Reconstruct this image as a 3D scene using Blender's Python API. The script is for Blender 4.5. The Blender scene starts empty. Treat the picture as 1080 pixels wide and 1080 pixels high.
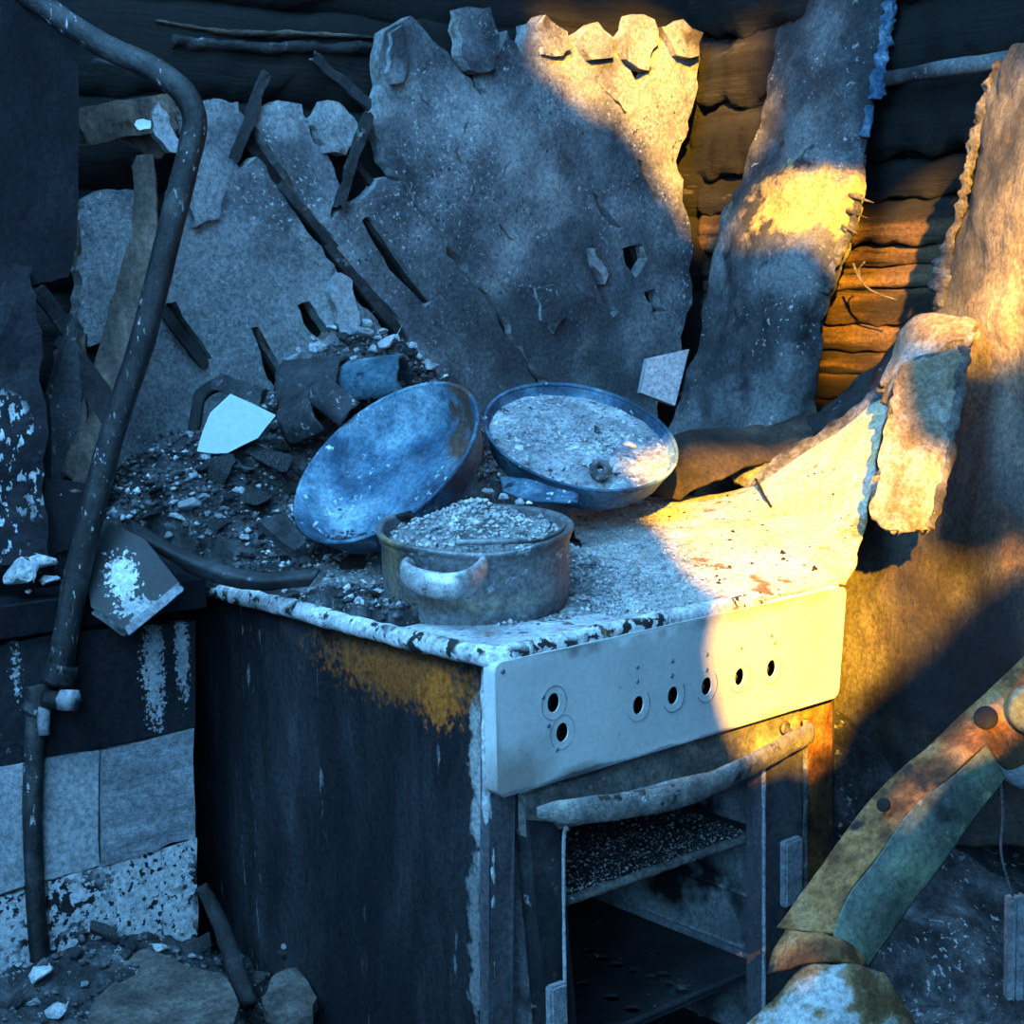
import bpy, bmesh, math, random
import numpy as np
from mathutils import Vector, Matrix, noise
from mathutils.geometry import delaunay_2d_cdt
random.seed(7)
SC = bpy.context.scene
COL = SC.collection

# ------------------------------------------------------------------ camera
F = 1613.03                                   # focal length in pixels of the 1080 frame
AX = Vector((0.76271277, 0.09905361, -0.63910689))   # room axes seen from the camera
AY = Vector((-0.64639532, 0.08461902, -0.75829592))
AZ = Vector((-0.02103134, 0.99147769, 0.1285678))
MC = Matrix((AX, AY, AZ))                     # camera -> world rotation
CAM = Vector((-0.80658, -0.99881, 1.13869))
cd = bpy.data.cameras.new('camera'); cam = bpy.data.objects.new('camera', cd); COL.objects.link(cam)
cd.sensor_width = 36; cd.lens = F / 1080 * 36; cd.clip_start = .02
cam.matrix_world = Matrix.Translation(CAM) @ MC.to_4x4()
cd.dof.use_dof = False
SC.camera = cam

# ------------------------------------------------------------------ light and exposure
SC.view_settings.view_transform = 'Standard'; SC.view_settings.look = 'None'
SC.view_settings.gamma = 1; SC.view_settings.use_curve_mapping = False
SC.view_settings.exposure = 0.35
w = bpy.data.worlds.new('world'); SC.world = w; w.use_nodes = True
w.node_tree.nodes['Background'].inputs[0].default_value = (0.13, 0.44, 1.0, 1)
w.node_tree.nodes['Background'].inputs[1].default_value = 0.28
SUN = Vector((.66, .66, -.37)).normalized()
sd = bpy.data.lights.new('sun', 'SUN'); so = bpy.data.objects.new('sun', sd); COL.objects.link(so)
sd.energy = 31; sd.color = (1.0, .46, .012); sd.angle = math.radians(.75)
so.rotation_euler = SUN.to_track_quat('-Z', 'Y').to_euler(); so.location = (-2, -3, 3)
def area(name, loc, target, size, energy, color):
    l = bpy.data.lights.new(name, 'AREA'); o = bpy.data.objects.new(name, l); COL.objects.link(o)
    l.shape = 'RECTANGLE'; l.size = size[0]; l.size_y = size[1]; l.energy = energy; l.color = color
    o.location = loc; o.rotation_euler = (Vector(target) - Vector(loc)).to_track_quat('-Z', 'Y').to_euler()
    return o
area('left_fill', (-1.15, -.35, 2.0), (.1, .4, .9), (.7, .7), 40, (.20, .58, 1))  # added cool fill lamp at upper left; no window there
area('front_fill', (-1.5, -1.6, 1.7), (.1, .2, .8), (.9, .9), 34, (.20, .58, 1))  # extra cool fill lamp behind the camera, not a real doorway
area('roof_gap_daylight', (-.05, .0, 2.3), (.15, .4, .8), (.7, .5), 20, (.19, .57, 1))

# ------------------------------------------------------------------ pixel -> place helpers
def ray(px, py): return MC @ Vector(((px - 540) / F, (540 - py) / F, -1))
def W(px, py, d): return CAM + ray(px, py) * d
def on(px, py, x=None, y=None, z=None):
    r = ray(px, py)
    i, k = (0, x) if x is not None else (1, y) if y is not None else (2, z)
    return CAM + r * ((k - CAM[i]) / r[i])
VIEW = MC @ Vector((0, 0, 1)); RIGHT = MC @ Vector((1, 0, 0)); UP = MC @ Vector((0, 1, 0))
def fn(p, s=1, o=3, seed=0):
    return noise.fractal(Vector(p) * s + Vector((seed * 7.3, seed * 3.1, seed * 1.7)), 1.0, 2.0, o)

# ------------------------------------------------------------------ materials
def mat(name, stops, scale=9, rough=.85, bump=.35, bscale=60, metal=0, specks=(), spots=(), stretch=(1, 1, 1), world=False, detail=8, dist=.002, spec=.3, grit=.5):
    def nt_(c):     # burnt surfaces are nearly neutral; only the blue pans and glazes keep their tint
        if 'blue' in name or 'tile_face' in name or c[2] <= c[0]: return c
        k = .8 if max(c) < .05 else .88
        return ((c[0] + (c[2] - c[0]) * .65) * k, (c[1] + (c[2] - c[1]) * .45) * k, c[2] * k)
    stops = [(p, nt_(c)) for p, c in stops]; specks = [(nt_(q[0]),) + tuple(q[1:]) for q in specks]; spots = [(q[0], q[1], nt_(q[2])) + tuple(q[3:]) for q in spots]
    m = bpy.data.materials.new(name); m.use_nodes = True
    nt = m.node_tree; N = nt.nodes; L = nt.links; N.clear()
    out = N.new('ShaderNodeOutputMaterial'); b = N.new('ShaderNodeBsdfPrincipled'); L.new(b.outputs[0], out.inputs[0])
    if world: src = N.new('ShaderNodeNewGeometry').outputs['Position']
    else: src = N.new('ShaderNodeTexCoord').outputs['Object']
    def noi(sc, det=detail, st=None, off=0, ro=.6):
        v = src
        mp = N.new('ShaderNodeMapping'); L.new(v, mp.inputs[0])
        mp.inputs['Scale'].default_value = st or stretch; mp.inputs['Location'].default_value = (off, off * 1.7, off * .6)
        n = N.new('ShaderNodeTexNoise'); n.inputs['Scale'].default_value = sc; n.inputs['Detail'].default_value = det
        n.inputs['Roughness'].default_value = ro
        L.new(mp.outputs[0], n.inputs['Vector']); return n.outputs['Fac']
    def math_(op, a, c=None):
        n = N.new('ShaderNodeMath'); n.operation = op
        for i, v in enumerate((a, c)):
            if v is None: continue
            if isinstance(v, (int, float)): n.inputs[i].default_value = v
            else: L.new(v, n.inputs[i])
        return n.outputs[0]
    def mrange(v, a, c):
        n = N.new('ShaderNodeMapRange'); n.clamp = True; L.new(v, n.inputs[0]); n.inputs[1].default_value = a; n.inputs[2].default_value = c
        return n.outputs[0]
    def mix(f, a, c):
        n = N.new('ShaderNodeMix'); n.data_type = 'RGBA'
        L.new(f, n.inputs[0]); L.new(a, n.inputs[6])
        n.inputs[7].default_value = (*c, 1); return n.outputs[2]
    base = noi(scale, detail, None, 1.3)
    r = N.new('ShaderNodeValToRGB'); e = r.color_ramp.elements
    while len(e) < len(stops): e.new(.5)
    for el, (p, c) in zip(e, stops): el.position = p; el.color = (*c, 1)
    L.new(base, r.inputs[0]); col = r.outputs[0]
    for i, s in enumerate(specks):      # (colour, fine scale, fine threshold, softness, patch scale, patch threshold, stretch)
        c, fs, ft, so_, ps, pt = s[:6]; st = s[6] if len(s) > 6 else None
        f1 = mrange(noi(fs, 3, st, 5 + i * 3), ft, ft + so_)
        f2 = mrange(noi(ps, 2, st, 9 + i * 4), pt, pt + .08)
        col = mix(math_('MULTIPLY', f1, f2), col, c)
    for i, s in enumerate(spots):       # (centre, radii, colour, strength, noise scale, soft)
        cc, rad, c, stg, ns, soft = s
        sb = N.new('ShaderNodeVectorMath'); sb.operation = 'SUBTRACT'; L.new(src, sb.inputs[0]); sb.inputs[1].default_value = cc
        ml = N.new('ShaderNodeVectorMath'); ml.operation = 'DIVIDE'; L.new(sb.outputs[0], ml.inputs[0]); ml.inputs[1].default_value = rad
        ln = N.new('ShaderNodeVectorMath'); ln.operation = 'LENGTH'; L.new(ml.outputs[0], ln.inputs[0])
        v = math_('SUBTRACT', 1.0, ln.outputs['Value'])
        v = math_('ADD', v, math_('MULTIPLY', math_('SUBTRACT', noi(ns, 6, (1, 1, 1), 17 + i * 5), .5), 3.2))
        v = mrange(v, 0, soft)
        col = mix(math_('MULTIPLY', v, stg), col, c)
    if grit:
        gn = N.new('ShaderNodeMapRange'); gn.clamp = True; L.new(noi(170, 4, (1, 1, 1), 31, .85), gn.inputs[0])
        gn.inputs[1].default_value = .36; gn.inputs[2].default_value = .64; gn.inputs[3].default_value = 1 - grit; gn.inputs[4].default_value = 1 + grit * .8
        vs = N.new('ShaderNodeVectorMath'); vs.operation = 'SCALE'; L.new(col, vs.inputs[0]); L.new(gn.outputs[0], vs.inputs['Scale']); col = vs.outputs[0]
    L.new(col, b.inputs['Base Color'])
    b.inputs['Roughness'].default_value = rough; b.inputs['Metallic'].default_value = metal
    b.inputs['Specular IOR Level'].default_value = spec
    if bump:
        h = math_('ADD', math_('MULTIPLY', noi(bscale * 1.3, 6, None, 2.2, .8), .8), math_('MULTIPLY', noi(bscale * .22, 4, None, 4.4), 1.0))
        bp = N.new('ShaderNodeBump'); bp.inputs['Strength'].default_value = bump; bp.inputs['Distance'].default_value = dist * 4
        L.new(h, bp.inputs['Height']); L.new(bp.outputs[0], b.inputs['Normal'])
    return m

SOOT = (.006, .012, .022); CHAR = (.012, .018, .028); DUST = (.42, .52, .62); WHITE = (.75, .82, .88)
M = {}
M['plaster'] = mat('plaster', [(.36, (.03, .055, .09)), (.46, (.11, .17, .23)), (.54, (.25, .34, .42)), (.66, (.44, .52, .58))], 6.5, .9, 1.0, 130, dist=.004,
    specks=[((.50, .66, .78), 160, .60, .06, 9, .46), ((.03, .05, .08), 130, .62, .05, 7, .5), ((.10, .085, .08), 14, .56, .12, 5, .52)],
    spots=[((.62, .66, 1.12), (.30, .3, .22), (.045, .085, .12), .75, 7, .9), ((.45, .66, .97), (.45, .3, .10), (.05, .10, .16), .7, 8, .9),
           ((.12, .66, 1.12), (.25, .3, .20), (.34, .46, .56), .5, 9, .8)])
M['plaster_edge'] = mat('plaster_edge', [(.3, (.10, .14, .18)), (.7, (.30, .36, .40))], 30, .95, .8, 90, specks=[((.12, .08, .05), 30, .5, .1, 12, .5)])
M['log'] = mat('burnt_log', [(.38, (.002, .003, .005)), (.55, (.007, .009, .012)), (.72, (.035, .035, .04))], 5, .8, .9, 40, stretch=(.35, .35, 3), dist=.004,
    specks=[((.10, .11, .13), 40, .6, .08, 5, .56, (.3, .3, 2))])
M['wood'] = mat('scorched_wood', [(.36, (.006, .005, .005)), (.48, (.03, .018, .011)), (.58, (.10, .058, .032)), (.76, (.22, .14, .09))], 7, .75, .8, 50, stretch=(.5, .28, 3), dist=.003,
    specks=[((.008, .008, .012), 26, .52, .1, 6, .45)])
M['woodv'] = mat('weathered_board', [(.3, (.03, .025, .025)), (.5, (.10, .075, .065)), (.75, (.20, .15, .12))], 12, .8, .8, 60, stretch=(3, 3, .5), dist=.003)
M['lath'] = mat('charred_lath', [(.3, (.004, .006, .010)), (.7, (.03, .036, .046))], 30, .8, .7, 70, specks=[((.14, .18, .22), 60, .62, .08, 20, .5)])
M['enamel_white'] = mat('scorched_white_enamel', [(.3, (.42, .48, .54)), (.5, (.56, .61, .65)), (.7, (.66, .70, .73))], 6, .45, .12, 60, spec=.4, grit=.10,
    specks=[((.25, .30, .38), 90, .66, .08, 12, .5), ((.30, .38, .50), 11, .60, .18, 5, .5)],
    spots=[((.0, -.02, .735), (.05, .2, .07), (.22, .17, .15), .7, 12, .8), ((.30, -.02, .85), (.22, .2, .012), (.24, .24, .27), .6, 20, .8),
           ((.06, -.02, .735), (.5, .2, .004), (.10, .13, .18), .8, 18, .5)])
M['hob'] = mat('ash_coated_hob_enamel', [(.3, (.16, .22, .30)), (.5, (.42, .50, .58)), (.65, (.66, .72, .78))], 14, .75, .5, 120,
    specks=[((.02, .03, .04), 55, .57, .04, 14, .50), ((.26, .15, .08), 24, .58, .08, 8, .52)],
    )
M['chipped'] = mat('chipped_white_enamel', [(.3, (.34, .42, .50)), (.6, (.66, .72, .78))], 30, .5, .5, 90,
    specks=[((.02, .025, .03), 75, .52, .03, 22, .44), ((.20, .12, .07), 24, .60, .08, 8, .55)])
M['sun_tinted_sheet'] = mat('sun_tinted_scaled_hob', [(.3, (.26, .25, .24)), (.5, (.42, .41, .40)), (.7, (.54, .53, .52))], 7, .75, .6, 110, dist=.002,
    spots=[(tuple(W(880, 520, 1.70)), (.17, .17, .19), (.52, .40, .18), .9, 10, 1.0), (tuple(W(905, 560, 1.66)), (.02, .03, .07), (.22, .11, .04), .8, 60, .6)],  # large ochre spot paints the sun's yellow into the curled side
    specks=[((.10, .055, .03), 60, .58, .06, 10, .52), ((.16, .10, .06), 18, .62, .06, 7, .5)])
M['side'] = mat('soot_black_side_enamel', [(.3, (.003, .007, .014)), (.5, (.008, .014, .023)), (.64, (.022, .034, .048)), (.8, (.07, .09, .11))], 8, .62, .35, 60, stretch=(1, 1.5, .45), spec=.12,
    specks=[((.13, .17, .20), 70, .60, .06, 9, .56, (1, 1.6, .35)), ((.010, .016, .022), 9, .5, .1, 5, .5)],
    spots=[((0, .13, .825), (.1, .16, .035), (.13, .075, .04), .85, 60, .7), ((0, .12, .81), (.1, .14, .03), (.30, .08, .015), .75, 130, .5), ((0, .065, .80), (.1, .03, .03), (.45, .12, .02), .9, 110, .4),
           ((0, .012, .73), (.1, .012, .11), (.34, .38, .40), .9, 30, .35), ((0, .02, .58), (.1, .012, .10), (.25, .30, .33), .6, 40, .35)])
M['black_metal'] = mat('black_sooty_metal', [(.3, (.006, .010, .018)), (.55, (.018, .028, .042)), (.8, (.06, .08, .10))], 12, .5, .4, 80,
    specks=[((.22, .28, .34), 90, .62, .05, 12, .52)])
M['purple_metal'] = mat('heat_tinted_metal', [(.3, (.03, .04, .06)), (.6, (.075, .09, .125)), (.8, (.13, .15, .19))], 9, .5, .25, 60, stretch=(1, 1, .4))
M['oven_wall'] = mat('oven_enamel', [(.3, (.06, .09, .13)), (.5, (.20, .28, .36)), (.7, (.30, .40, .48))], 7, .6, .4, 60, specks=[((.008, .014, .022), 12, .5, .1, 5, .45)])
M['tray'] = mat('ash_speckled_tray', [(.3, (.010, .016, .024)), (.7, (.035, .05, .065))], 14, .6, .5, 80,
    specks=[((.60, .64, .68), 260, .60, .04, 12, .46), ((.30, .28, .25), 160, .60, .05, 10, .48)])
M['handle'] = mat('scaled_handle_metal', [(.3, (.10, .10, .12)), (.5, (.22, .22, .23)), (.75, (.42, .40, .36))], 30, .5, .7, 120, metal=.2,
    specks=[((.03, .03, .03), 50, .58, .05, 16, .5), ((.72, .76, .8), 90, .63, .04, 14, .55)])
M['pan_blue'] = mat('burnt_blue_pan', [(.33, (.010, .022, .040)), (.46, (.028, .070, .13)), (.56, (.07, .15, .23)), (.72, (.24, .36, .46))], 13, .6, .5, 110, dist=.0015,
    specks=[((.55, .68, .78), 130, .60, .05, 18, .52), ((.012, .022, .04), 50, .60, .06, 15, .54)],
    spots=[(tuple(W(484, 455, 1.625)), (.030, .04, .09), (.09, .045, .03), .95, 30, .5), (tuple(W(420, 495, 1.64)), (.05, .07, .05), (.12, .22, .32), .6, 20, .8)])
M['pan_ash'] = mat('ash_in_pan', [(.3, (.09, .15, .22)), (.5, (.27, .38, .48)), (.7, (.60, .70, .78))], 24, .95, .9, 120,
    specks=[((.80, .86, .9), 120, .56, .05, 18, .48), ((.03, .05, .08), 60, .6, .04, 20, .5)])
M['pot'] = mat('tarnished_pot', [(.3, (.05, .07, .09)), (.5, (.14, .18, .22)), (.68, (.26, .29, .31))], 14, .5, .3, 70, metal=.35, stretch=(1, 1, 1.6),
    specks=[((.40, .50, .58), 60, .60, .06, 12, .52)],
    spots=[(tuple(W(415, 610, 1.43)), (.028, .028, .06), (.34, .25, .13), .85, 20, .8), (tuple(W(450, 642, 1.38)), (.07, .07, .014), (.16, .12, .09), .8, 24, .6),
           (tuple(W(545, 640, 1.38)), (.06, .06, .012), (.30, .30, .24), .6, 26, .6)])
M['handle_bright'] = mat('bright_pot_handle', [(.3, (.30, .36, .42)), (.7, (.58, .64, .70))], 14, .35, .2, 60, metal=.4, specks=[((.10, .12, .14), 50, .6, .06, 12, .5)])
M['ash'] = mat('ash', [(.32, (.06, .085, .11)), (.45, (.22, .28, .34)), (.6, (.42, .50, .57)), (.75, (.66, .72, .77))], 30, .95, 1.0, 190, dist=.003,
    specks=[((.03, .035, .045), 90, .60, .04, 22, .46), ((.80, .85, .88), 150, .60, .03, 22, .46), ((.20, .13, .08), 24, .57, .08, 9, .5)])
M['dark_ash'] = mat('dark_rubble', [(.32, (.012, .018, .026)), (.5, (.05, .07, .095)), (.65, (.14, .19, .24)), (.8, (.34, .42, .49))], 26, .95, 1.0, 150, dist=.004,
    specks=[((.55, .66, .74), 130, .60, .04, 20, .50)])
M['brown_ash'] = mat('brown_rubble', [(.3, (.02, .014, .012)), (.6, (.10, .06, .04)), (.8, (.24, .16, .10))], 40, .95, 1.0, 120)
M['crumb'] = mat('pale_crumbs', [(.3, (.10, .14, .18)), (.5, (.36, .44, .51)), (.7, (.75, .80, .84))], 35, .9, .5, 150, world=True)
M['crumb_dark'] = mat('dark_crumbs', [(.35, (.010, .014, .020)), (.55, (.07, .09, .12)), (.75, (.28, .35, .41))], 32, .9, .5, 120, world=True)
M['chunk'] = mat('plaster_chunk', [(.3, (.10, .15, .20)), (.5, (.28, .37, .45)), (.7, (.52, .60, .66))], 22, .95, .8, 110, world=True, specks=[((.03, .04, .05), 60, .62, .05, 14, .5)])
M['white_board'] = mat('white_tile_face', [(.3, (.66, .80, .84)), (.7, (.74, .86, .88))], 8, .5, .05, 50, grit=.08, specks=[((.03, .05, .08), 70, .66, .02, 14, .56)])
M['soot_panel'] = mat('soot_black_panel', [(.38, (.0015, .003, .008)), (.55, (.0035, .007, .015)), (.75, (.014, .022, .035))], 7, .6, .3, 60, stretch=(1, 1, .5), spec=.12,
    specks=[((.16, .22, .28), 60, .68, .03, 10, .55, (2, 2, .5))])
M['flaked'] = mat('flaked_black_glaze', [(.35, (.004, .009, .018)), (.7, (.010, .020, .034))], 7, .4, .3, 60,
    specks=[((.34, .44, .54), 140, .56, .02, 9, .57, (1, 1, .6))],
    spots=[(tuple(W(128, 606, 1.50)), (.014, .02, .026), (.42, .54, .66), .9, 190, .08), (tuple(W(148, 640, 1.50)), (.022, .02, .010), (.26, .34, .42), .9, 200, .10),
           (tuple(W(158, 700, 1.58)), (.012, .03, .060), (.30, .38, .46), .9, 230, .06), (tuple(W(188, 685, 1.60)), (.008, .03, .05), (.30, .38, .46), .9, 240, .06), (tuple(W(5, 700, 1.5)), (.008, .03, .04), (.30, .38, .46), .9, 200, .06)])
M['tile_grey'] = mat('grey_ribbed_tile', [(.3, (.09, .14, .19)), (.5, (.16, .23, .30)), (.7, (.24, .33, .41))], 7, .8, .5, 60, stretch=(1, 1, 5), specks=[((.035, .06, .09), 10, .56, .15, 5, .52)])
M['tile_bright'] = mat('pale_grey_tile', [(.3, (.15, .21, .27)), (.6, (.26, .33, .40))], 8, .7, .4, 60, specks=[((.08, .12, .16), 10, .56, .15, 5, .55)])
M['tile_white'] = mat('flaking_white_tile', [(.3, (.28, .36, .44)), (.6, (.38, .46, .54))], 10, .6, .3, 90,
    specks=[((.006, .010, .018), 75, .50, .015, 10, .47), ((.006, .010, .018), 150, .58, .015, 12, .42)])
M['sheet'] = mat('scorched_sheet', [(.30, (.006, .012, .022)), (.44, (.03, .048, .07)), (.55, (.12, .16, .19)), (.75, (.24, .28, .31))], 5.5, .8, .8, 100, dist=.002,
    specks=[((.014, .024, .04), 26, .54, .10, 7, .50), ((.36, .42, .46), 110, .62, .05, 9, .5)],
    spots=[(tuple(W(850, 215, 2.12)), (.13, .13, .05), (.42, .31, .13), .8, 30, .4), (tuple(W(925, 120, 2.1)), (.035, .035, .3), (.008, .018, .035), .85, 16, .4)])  # first spot puts sunlight's ochre into the colour of the lit band
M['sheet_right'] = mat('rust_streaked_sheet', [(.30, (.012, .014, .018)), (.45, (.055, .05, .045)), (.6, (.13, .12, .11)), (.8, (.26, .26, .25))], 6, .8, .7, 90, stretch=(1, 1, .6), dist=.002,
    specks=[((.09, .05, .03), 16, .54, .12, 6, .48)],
    spots=[(tuple(W(1065, 330, 1.62)), (.05, .09, .16), (.44, .31, .15), .8, 9, .9), (tuple(W(960, 610, 1.66)), (.09, .10, .10), (.035, .022, .018), .85, 9, .8),  # first spot here is painted sun warmth on the lit upper part
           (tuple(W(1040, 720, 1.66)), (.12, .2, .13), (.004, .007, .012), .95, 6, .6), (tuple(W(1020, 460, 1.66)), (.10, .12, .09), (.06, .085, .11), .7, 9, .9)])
M['brown_sheet'] = mat('brown_burnt_sheet', [(.3, (.015, .013, .014)), (.48, (.06, .045, .038)), (.6, (.14, .11, .09)), (.8, (.26, .23, .20))], 11, .7, 1.0, 80, dist=.003)
M['blister'] = mat('blistered_edge', [(.3, (.04, .045, .055)), (.5, (.16, .15, .15)), (.7, (.42, .40, .38))], 34, .45, 1.0, 110, dist=.004, metal=.1)
M['blister_blue'] = mat('blue_blistered_edge', [(.3, (.03, .07, .14)), (.5, (.10, .24, .42)), (.7, (.40, .62, .80))], 40, .4, 1.0, 110, dist=.004, metal=.2)
M['crust'] = mat('grey_crust', [(.3, (.02, .026, .034)), (.5, (.16, .19, .23)), (.68, (.52, .58, .64))], 34, .9, 1.0, 130, dist=.004, specks=[((.22, .12, .05), 20, .54, .1, 8, .5)])
M['plate_crust'] = mat('white_brown_crust', [(.3, (.20, .13, .08)), (.48, (.38, .30, .22)), (.6, (.56, .54, .54)), (.8, (.74, .76, .78))], 22, .9, 1.0, 150, dist=.004,
    specks=[((.02, .02, .025), 80, .6, .05, 10, .56)])
M['rust'] = mat('rusty_beam', [(.32, (.03, .018, .012)), (.46, (.14, .06, .025)), (.56, (.32, .15, .055)), (.75, (.46, .29, .17))], 22, .65, .7, 100, metal=.15, dist=.002,
    specks=[((.02, .022, .024), 30, .57, .08, 10, .5)])
M['green_metal'] = mat('greenish_worn_paint', [(.32, (.03, .05, .045)), (.5, (.08, .115, .09)), (.7, (.17, .20, .14))], 10, .55, .4, 90, specks=[((.30, .28, .17), 70, .58, .06, 12, .5), ((.02, .025, .03), 20, .58, .1, 10, .5)])
M['snowy_rust'] = mat('white_flaked_rust', [(.40, (.10, .055, .02)), (.49, (.26, .17, .09)), (.55, (.45, .48, .52)), (.8, (.58, .62, .66))], 18, .8, .8, 110, stretch=(1, 1, 1.5))
M['pipe'] = mat('sooty_pipe', [(.36, (.005, .008, .013)), (.52, (.016, .022, .030)), (.7, (.055, .068, .08))], 14, .45, .5, 90, metal=.2,
    specks=[((.30, .36, .42), 110, .62, .04, 9, .50, (2, 2, .6))])
M['blue_glossy'] = mat('blue_grey_ceramic', [(.3, (.02, .05, .08)), (.55, (.07, .15, .22)), (.75, (.36, .54, .66))], 20, .5, 1.0, 90, specks=[((.02, .03, .04), 40, .56, .05, 14, .48)])
M['dark_ceramic'] = mat('dark_ceramic', [(.3, (.012, .022, .035)), (.6, (.04, .07, .10)), (.8, (.12, .18, .24))], 20, .5, 1.0, 90, specks=[((.40, .46, .52), 120, .60, .04, 18, .48)])
M['pale_stone'] = mat('pale_stone', [(.3, (.20, .27, .34)), (.5, (.33, .42, .50)), (.7, (.50, .58, .65))], 16, .95, .6, 130, world=True)
M['warm_stone'] = mat('warm_stone', [(.3, (.05, .045, .045)), (.5, (.12, .10, .095)), (.8, (.26, .23, .21))], 30, .95, .9, 150, world=True)
M['floor'] = mat('sooty_floor', [(.3, (.01, .014, .02)), (.7, (.05, .06, .07))], 9, .9, .6, 60)
M['mark'] = mat('panel_print', [(.3, (.10, .14, .20)), (.7, (.18, .23, .30))], 40, .6, 0)
M['dark_hole'] = mat('black_socket', [(.3, (.004, .005, .008)), (.7, (.010, .012, .016))], 20, .9, 0)
M['brass'] = mat('valve_metal', [(.3, (.10, .09, .08)), (.7, (.42, .36, .28))], 40, .4, .4, 100, metal=.5)

# ------------------------------------------------------------------ object helpers
def mesh(name, verts, faces, m, parent=None, smooth=True, mats=None, fmat=None):
    me = bpy.data.meshes.new(name); me.from_pydata([tuple(v) for v in verts], [], faces); me.update()
    bm = bmesh.new(); bm.from_mesh(me); bmesh.ops.recalc_face_normals(bm, faces=bm.faces); bm.to_mesh(me); bm.free()
    for mm in (mats or [m]): me.materials.append(mm)
    if fmat is not None:
        me.polygons.foreach_set('material_index', fmat)
    if smooth: me.polygons.foreach_set('use_smooth', [True] * len(me.polygons))
    o = bpy.data.objects.new(name, me); COL.objects.link(o)
    if parent: adopt(o, parent)
    return o
def base_of(p):
    b = Matrix.Translation(p.location)
    return (base_of(p.parent) if p.parent else Matrix.Identity(4)) @ p.matrix_parent_inverse @ b if p.parent else b
def adopt(o, p):
    o.parent = p; o.matrix_parent_inverse = base_of(p).inverted()
def tag(o, label=None, cat=None, group=None, kind=None):
    if label: o['label'] = label
    if cat: o['category'] = cat
    if group: o['group'] = group
    if kind: o['kind'] = kind
    return o
def empty(name, label, cat, loc, group=None):
    o = bpy.data.objects.new(name, None); COL.objects.link(o); o.location = loc; o.empty_display_size = .05
    return tag(o, label, cat, group)

def rough_outline(pts, jag, levels=3, closed=True, seed=1):
    rnd = random.Random(seed); pts = [Vector(p) for p in pts]
    for _ in range(levels):
        out = []; n = len(pts)
        for i in range(n if closed else n - 1):
            a, b = pts[i], pts[(i + 1) % n]; d = b - a
            out.append(a)
            if d.length > jag * 6:
                m_ = (a + b) / 2 + Vector((-d.y, d.x)) * rnd.uniform(-.16, .16) * min(1, 60 * jag / max(d.length, 1e-6) / 6)
                out.append(m_)
            else: out.append((a + b) / 2) if _ == 0 else None
        if not closed: out.append(pts[-1])
        pts = [p for p in out if p is not None]
    return pts
def inpoly(P, poly):
    x, y = P[:, 0], P[:, 1]; r = np.zeros(len(P), bool); n = len(poly)
    for i in range(n):
        x1, y1 = poly[i]; x2, y2 = poly[i - 1]
        if y1 == y2: continue
        c = ((y1 > y) != (y2 > y)) & (x < (x2 - x1) * (y - y1) / (y2 - y1) + x1)
        r ^= c
    return r
def triangulate(outline, holes, step, seed=0):
    rnd = np.random.default_rng(seed)
    loops = [np.array([tuple(p)[:2] for p in l]) for l in [outline] + list(holes)]
    o = loops[0]; x0, y0 = o.min(0); x1, y1 = o.max(0)
    gx, gy = np.meshgrid(np.arange(x0, x1, step), np.arange(y0, y1, step * .866))
    gx = gx + (np.arange(gx.shape[0]) % 2)[:, None] * step * .5
    P = np.stack([gx.ravel(), gy.ravel()], 1); P = P + rnd.uniform(-.15, .15, P.shape) * step
    k = inpoly(P, o)
    for h in loops[1:]: k &= ~inpoly(P, h)
    P = P[k]
    B = np.concatenate([np.concatenate([l, (l + np.roll(l, -1, 0)) / 2]) for l in loops])
    if len(P):
        keep = np.ones(len(P), bool)
        for s in range(0, len(P), 4000):
            d = ((P[s:s + 4000, None, :] - B[None]) ** 2).sum(2).min(1); keep[s:s + 4000] = d > (step * .45) ** 2
        P = P[keep]
    verts = []; edges = []
    for l in loops:
        b = len(verts); n = len(l); verts += [Vector(p) for p in l]; edges += [(b + i, b + (i + 1) % n) for i in range(n)]
    verts += [Vector(p) for p in P]
    V, E_, T, *_ = delaunay_2d_cdt(verts, edges, [], 0, 1e-6)
    V = np.array([tuple(v) for v in V]); T = [t for t in T if len(t) == 3]
    c = np.array([(V[a] + V[b] + V[c_]) / 3 for a, b, c_ in T])
    k = inpoly(c, o)
    for h in loops[1:]: k &= ~inpoly(c, h)
    T = [t for t, q in zip(T, k) if q]
    return V, T
def slab(name, outline, to3, thick, m, parent=None, holes=(), step=6, disp=None, edge_mat=None, smooth=False, seed=0):
    """a plate cut to an outline with holes: front face to3(u,v) (+disp), back face offset by vector thick"""
    V, T = triangulate(outline, holes, step, seed)
    fr = []
    th = Vector(thick)
    for u, v in V:
        p = Vector(to3(u, v))
        if disp: p = p + th.normalized() * -disp(p, u, v)
        fr.append(p)
    n = len(fr); bk = [p + th for p in fr]
    cnt = {}
    for t in T:
        for i in range(3):
            e = (t[i], t[(i + 1) % 3]); cnt[e] = 1
    F_ = [tuple(t) for t in T] + [tuple(n + i for i in reversed(t)) for t in T]
    nf = len(T) * 2
    allv = fr + bk; dup = {}
    def dv(i):
        if i not in dup: dup[i] = len(allv); allv.append(allv[i])
        return dup[i]
    for (a, b) in cnt:
        if (b, a) not in cnt: F_.append((dv(b), dv(a), dv(a + n), dv(b + n)))
    fm = [0] * len(T) + [1 if edge_mat else 0] * (len(F_) - len(T))
    o = mesh(name, allv, F_, m, parent, smooth=False, mats=[m, edge_mat] if edge_mat else None, fmat=fm)
    if smooth:
        o.data.polygons.foreach_set('use_smooth', [i < nf for i in range(len(F_))]); o.data.update()
    return o
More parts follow.
